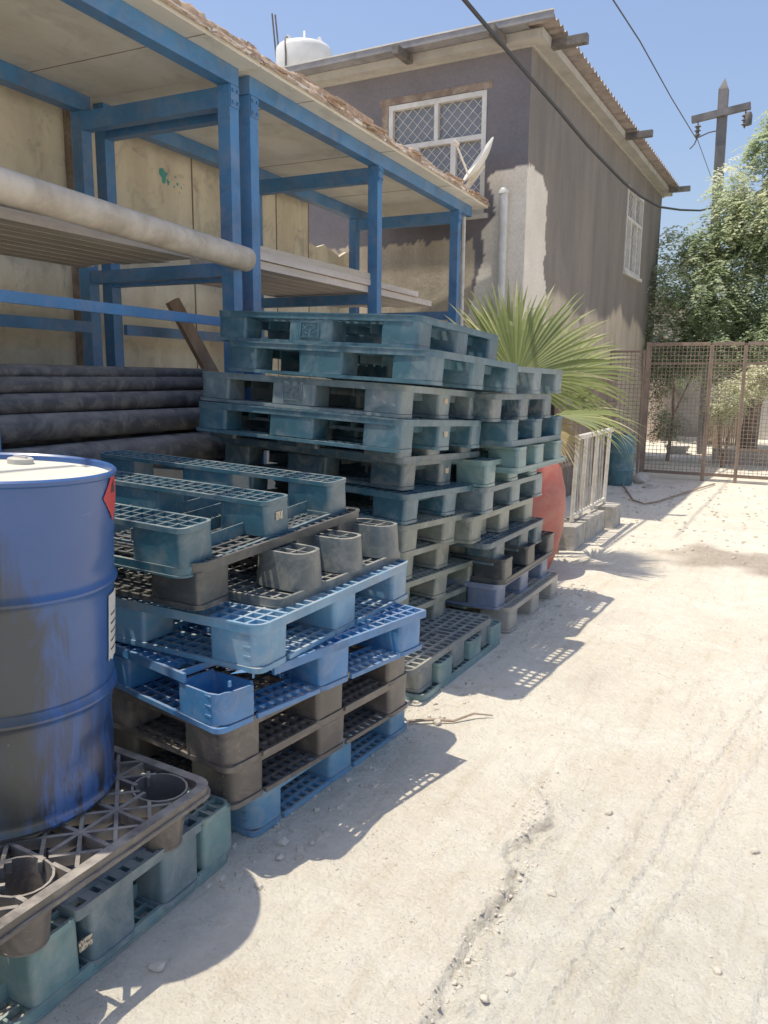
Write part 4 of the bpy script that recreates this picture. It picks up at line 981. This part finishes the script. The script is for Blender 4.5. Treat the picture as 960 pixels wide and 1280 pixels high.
# ------------------------------------------------------------------ vegetation
def tone_attr(o,vals):
    me=o.data;at=me.attributes.new('tone','FLOAT','FACE');at.data.foreach_set('value',vals)
def tree(name,label,base,trunk_r,limbs,clumps,nleaf,seed,leafsize=.07,mat='leaf',tonebias=0):
    rnd=random.Random(seed);root=empty(name,label,'tree' if name!='bush' else 'bush',base)
    mb=MB()
    for pts,r in limbs:
        n=len(pts);mb.tube(pts,r,8,rs=[r*(1-.75*i/(n-1)) for i in range(n)])
    vol=[c[3]*c[4]*c[5] for c in clumps];tot=sum(vol)
    if mb.v: mb.build('trunk',M['bark'],root,60)
    mb=MB();tones=[]
    for c,v in zip(clumps,vol):
        cx,cy,cz,rx,ry,rz=c[:6];n=int(nleaf*v/tot)
        ctone=rnd.uniform(.25,.75)+tonebias
        for _ in range(n):
            while True:
                p=Vector([rnd.uniform(-1,1) for _ in range(3)])
                if .25<p.length<1: break
            if rnd.random()<.55: p=p.normalized()*rnd.uniform(.75,1.08)
            q=Vector((cx+p.x*rx,cy+p.y*ry,cz+p.z*rz))
            if noise.noise(q*2.3+Vector((seed,0,0)))<-.14: continue
            az=rnd.uniform(0,6.28);d=Vector((math.cos(az),math.sin(az),rnd.uniform(-1.2,.1))).normalized()
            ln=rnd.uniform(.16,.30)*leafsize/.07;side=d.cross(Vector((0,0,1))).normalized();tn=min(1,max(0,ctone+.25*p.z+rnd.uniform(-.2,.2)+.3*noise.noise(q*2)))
            k=6
            for i in range(k):
                t=(i+.6)/k
                for sg in (-1,1):
                    o_=q+d*(ln*t)+Vector((0,0,-.3*ln*t*t));l=leafsize*(1-.4*abs(t-.4))
                    tip=o_+(side*sg+d*.45+Vector((rnd.uniform(-.2,.2),rnd.uniform(-.2,.2),rnd.uniform(-.5,.1)))).normalized()*l
                    w_=(tip-o_).cross(Vector((rnd.uniform(-.5,.5),rnd.uniform(-.5,.5),1))).normalized()*l*.26
                    m_=o_.lerp(tip,.45)
                    mb.add([o_,m_-w_,tip,m_+w_],[(0,1,2,3)]);tones.append(tn+rnd.uniform(-.08,.08))
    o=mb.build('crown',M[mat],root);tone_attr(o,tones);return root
# main tree beside the pole (crown coords local to base)
B=(-1.0,16.2,0)
def C(x,z,r,y=15.8,ry=None,rz=None): return (x-B[0],y-B[1],z,r,ry or r,rz or r*.9)
tree('leafy_tree','large leafy green tree overhanging the gate and hiding the pole',B,.2,
 [([(-.1,0,0),(-.05,0,1.0),(-.25,-.1,2.0),(-.6,-.2,3.1),(-.9,-.3,4.0)],.17),([(-.05,0,1.0),(.4,0,2.3),(.7,.1,3.6),(.8,0,5.0)],.13),([(-.25,-.1,2.0),(-.9,-.3,2.8),(-1.4,-.4,3.5)],.07),([(.4,0,2.3),(1.3,.2,3.4),(2.0,.2,4.5)],.09),([(-.25,-.1,1.8),(-1.0,-.5,2.2),(-1.5,-.6,2.3)],.05)],
 [C(-.85,5.35,.62),C(-.45,5.85,.75),C(-1.45,4.85,.55),C(-1.9,4.2,.36),C(-1.2,4.2,.75),C(-2.55,3.95,.33),C(-2.2,3.55,.5),C(-1.5,3.4,.65),C(-2.62,3.15,.3),C(-2.3,2.75,.45),C(-2.6,2.35,.36),C(-1.7,2.5,.6),C(-.8,3.0,.8),C(-.7,4.3,.9),C(-2.2,1.95,.42),C(-1.5,1.75,.45),C(-.8,1.9,.5),C(.3,5.4,1.1),C(.5,3.8,1.1),C(-2.45,2.05,.45,15.2),C(-1.9,2.9,.6,15.3),C(-2.75,2.75,.35,15.2),C(-1.4,2.1,.5,15.2),C(-.7,2.3,.5,15.2),C(-1.9,3.9,.5),C(-2.4,3.3,.5,15.4),C(1.4,4.8,1.1),C(-2.95,2.5,.28,15.2),C(-2.9,3.3,.25,15.4),C(-2.75,1.9,.25,15.2),C(-2.75,4.15,.2),C(-.3,2.4,.6)],15500,11,.095)
B=(-1.35,14.6,0)
tree('bush','yellow green bushy shrub behind the middle of the gate',B,.05,[([(0,0,0),(.05,0,.5),(.2,0,1.1)],.035),([(0,0,0),(-.1,0,.6),(-.15,0,1.2)],.03)],[(.1,0,1.25,.42,.4,.3),(.5,.1,1.5,.4,.4,.3),(-.05,.1,1.0,.3,.3,.22)],900,12,.06,tonebias=.35)
B=(-2.35,15.2,0)
tree('slender_tree','slender dark young tree just behind the left gate leaf',B,.05,[([(0,0,0),(.05,0,.8),(0,0,1.6),(.1,0,2.2)],.035),([(.04,0,.8),(.3,0,1.5),(.5,0,1.9)],.02)],[(-.1,.2,.9,.35,.4,.5),(.0,0,1.9,.5,.5,.35),(-.35,.3,1.4,.35,.35,.4)],1300,13,.06,tonebias=-.25)
B=(-.4,19,0)
tree('leafy_tree','background tree with a thick trunk at the right edge of the yard',B,.2,[([(0,0,0),(-.1,0,1.2),(.2,0,3)],.17)],[(-.6,0,2.2,.9,.8,.7),(.6,0,3,1.4,1,1.2),(-1.6,.3,2.4,.8,.8,.6),(-2.4,1,1.9,.6,.6,.5)],3200,14,.10)
# yard behind the gate
yw=empty('yard_wall','pale grey wall at the back of the yard behind the gate','wall',(-3.6,22,0))
MB().box(0,9,0,.2,0,1.75).build('wall_face',M['yardwall'],yw);MB().box(-.02,9.02,-.03,.23,1.752,1.82).build('coping',M['cement'],yw)
ph=empty('pink_house','distant pinkish house seen between the grey house and the tree','house',(-5.2,20,0))
MB().box(0,1.95,0,4,0,3.25).build('wall',M['pinkwall'],ph);MB().box(-.1,2.05,-.1,4.1,3.252,3.36).build('roof',M['fascia'],ph);MB().box(1.45,1.75,-.02,-.001,1.5,2.5).build('window',M['glass'],ph)
bs=empty('reed_screen','brown reed screen in the yard behind the gate','screen',(-2.3,19.5,0))
for i in range(28): MB().box(i*.042,i*.042+.034,0,.03,0,.98+.05*math.sin(i*1.9)).build('reed_strip',M['bamboo'],bs)
for i,(x,y,lab) in enumerate(((-2.44,16.9,'pale round basin on the shaded ground behind the gate'),)):
    o=MB().lathe([(.001,.03),(.16,.03),(.24,.16),(.26,.17),(.25,.15),(.17,.0),(.001,.0)],28,fn=None).build('basin',M['pot'],None,40);o.location=(x,y,.0);tag(o,lab,'basin')
o=empty('yard_post','short dark post with a white top standing in the yard','post',(-1.85,18.3,0));MB().tube([(0,0,0),(.02,0,.8)],.08,8).build('shaft',M['bark'],o,50);MB().lathe([(.001,.80),(.10,.82),(.11,.92),(.05,.98),(.001,.99)],12).build('cap',M['tankwhite'],o,40)
o=MB().prism(rrect(0,1.0,0,.35,.03,2),0,.26).build('concrete_trough',M['cement']);o.location=(-1.6,15.2,0);tag(o,'low beige concrete trough on the ground behind the gate','trough')
# ---------------- fan palm
def fan(root,hub,cdir,nrm,Rl,spread,n,seed,mat='palm',base=None,droop=.12,label=None):
    rnd=random.Random(seed);hub=Vector(hub);c=Vector(cdir).normalized();nn=Vector(nrm);nn=(nn-c*nn.dot(c)).normalized();s=c.cross(nn)
    mb=MB();tones=[]
    sp=R(spread)
    for i in range(n):
        th=-sp/2+sp*(i+.5)/n;dth=sp/n
        ln=Rl*(1-.22*(abs(th)/(sp/2))**2)*rnd.uniform(.93,1.04)
        d=c*math.cos(th)+s*math.sin(th);e=-c*math.sin(th)+s*math.cos(th)
        wj=rnd.uniform(-.02,.02);dr=(rnd.uniform(.5,1.5) if rnd.random()<.82 else rnd.uniform(3,7))*droop;fold=.35
        prev=None;K=9;tn=rnd.uniform(.1,.75)
        for k in range(K+1):
            t=k/K
            w_=(ln*t*math.tan(dth/2)*1.0) if t<.56 else ln*.56*math.tan(dth/2)*(1-((t-.56)/.44)**1.2)
            p=hub+d*(ln*t)+nn*(-.10*Rl*t*t*math.cos(th*.5))+Vector((0,0,-dr*ln*max(0,t-.45)**2*2.2))+e*(wj*t*t)
            a=p-e*w_+nn*(fold*w_);b_=p+e*w_+nn*(fold*w_)
            if prev:
                o_=len(mb.v);mb.add([prev[0],prev[1],prev[2],a,p,b_],[(0,3,4,1),(1,4,5,2)])
                v_=tn+.55*max(0,t-.45)+rnd.uniform(-.04,.04);tones+=[v_+.08,v_-.05]
            prev=(a,p,b_)
    o=mb.build('frond',M[mat],root);tone_attr(o,tones)
    if label:o['label']=label
    if base is not None:
        bq=Vector(base);mid=(bq+hub)/2+Vector((0,0,.10));m2=MB().tube([bq,mid,hub,hub+c*.10],.012,6,rs=[.016,.012,.009,.004]);m2.build('stalk',M['palm'],o,50);tone_attr(bpy.data.objects[o.children[0].name] if o.children else o,[.4]*len(m2.f))
    return o
PB=Vector((-2.25,6.25,0))
palm=empty('fan_palm','young green fan palm spreading behind the far pallet stack','palm',PB)
def lp(x,y,z): return Vector((x,y,z))-PB
tp=(0,0,.75)
MB().tube([(0,0,0),(.01,0,.4),(0,0,.8)],.12,12,rs=[.14,.12,.10]).build('trunk',M['bark'],palm,50)
VC=(Vector((0,0,1.5))-Vector((-2.05,6,1.5))).normalized()  # towards the lane end
fan(palm,lp(-2.08,5.95,1.50),(.45,.28,.80),VC+Vector((0,0,.25)),.86,185,44,1,base=tp)
fan(palm,lp(-2.22,6.15,1.52),(-.12,-.05,1),VC+Vector((.2,.2,.5)),.82,150,36,2,base=tp)
fan(palm,lp(-1.93,6.30,1.50),(.75,.45,.45),VC+Vector((0,.2,.7)),.72,160,36,3,base=tp)
fan(palm,lp(-1.74,5.95,1.22),(.95,.45,.08),Vector((-.15,-.55,1)),.66,95,24,4,base=tp,droop=.25)
fan(palm,lp(-1.83,6.0,1.10),(.85,.2,-.25),Vector((.1,-.9,.7)),.34,120,18,5,base=tp,droop=.3,mat='dryleaf',label='dry straw coloured frond')
fan(palm,lp(-2.55,6.25,1.40),(-.8,.0,.6),VC+Vector((0,0,.6)),.7,160,34,6,base=tp)
fan(palm,lp(-2.45,6.6,1.40),(-.3,.8,.5),Vector((.2,-.5,1)),.7,160,34,7,base=tp)
fan(palm,lp(-2.30,5.95,1.30),(-.35,-.5,.6),Vector((.3,-.6,.9)),.6,150,30,8,base=tp)
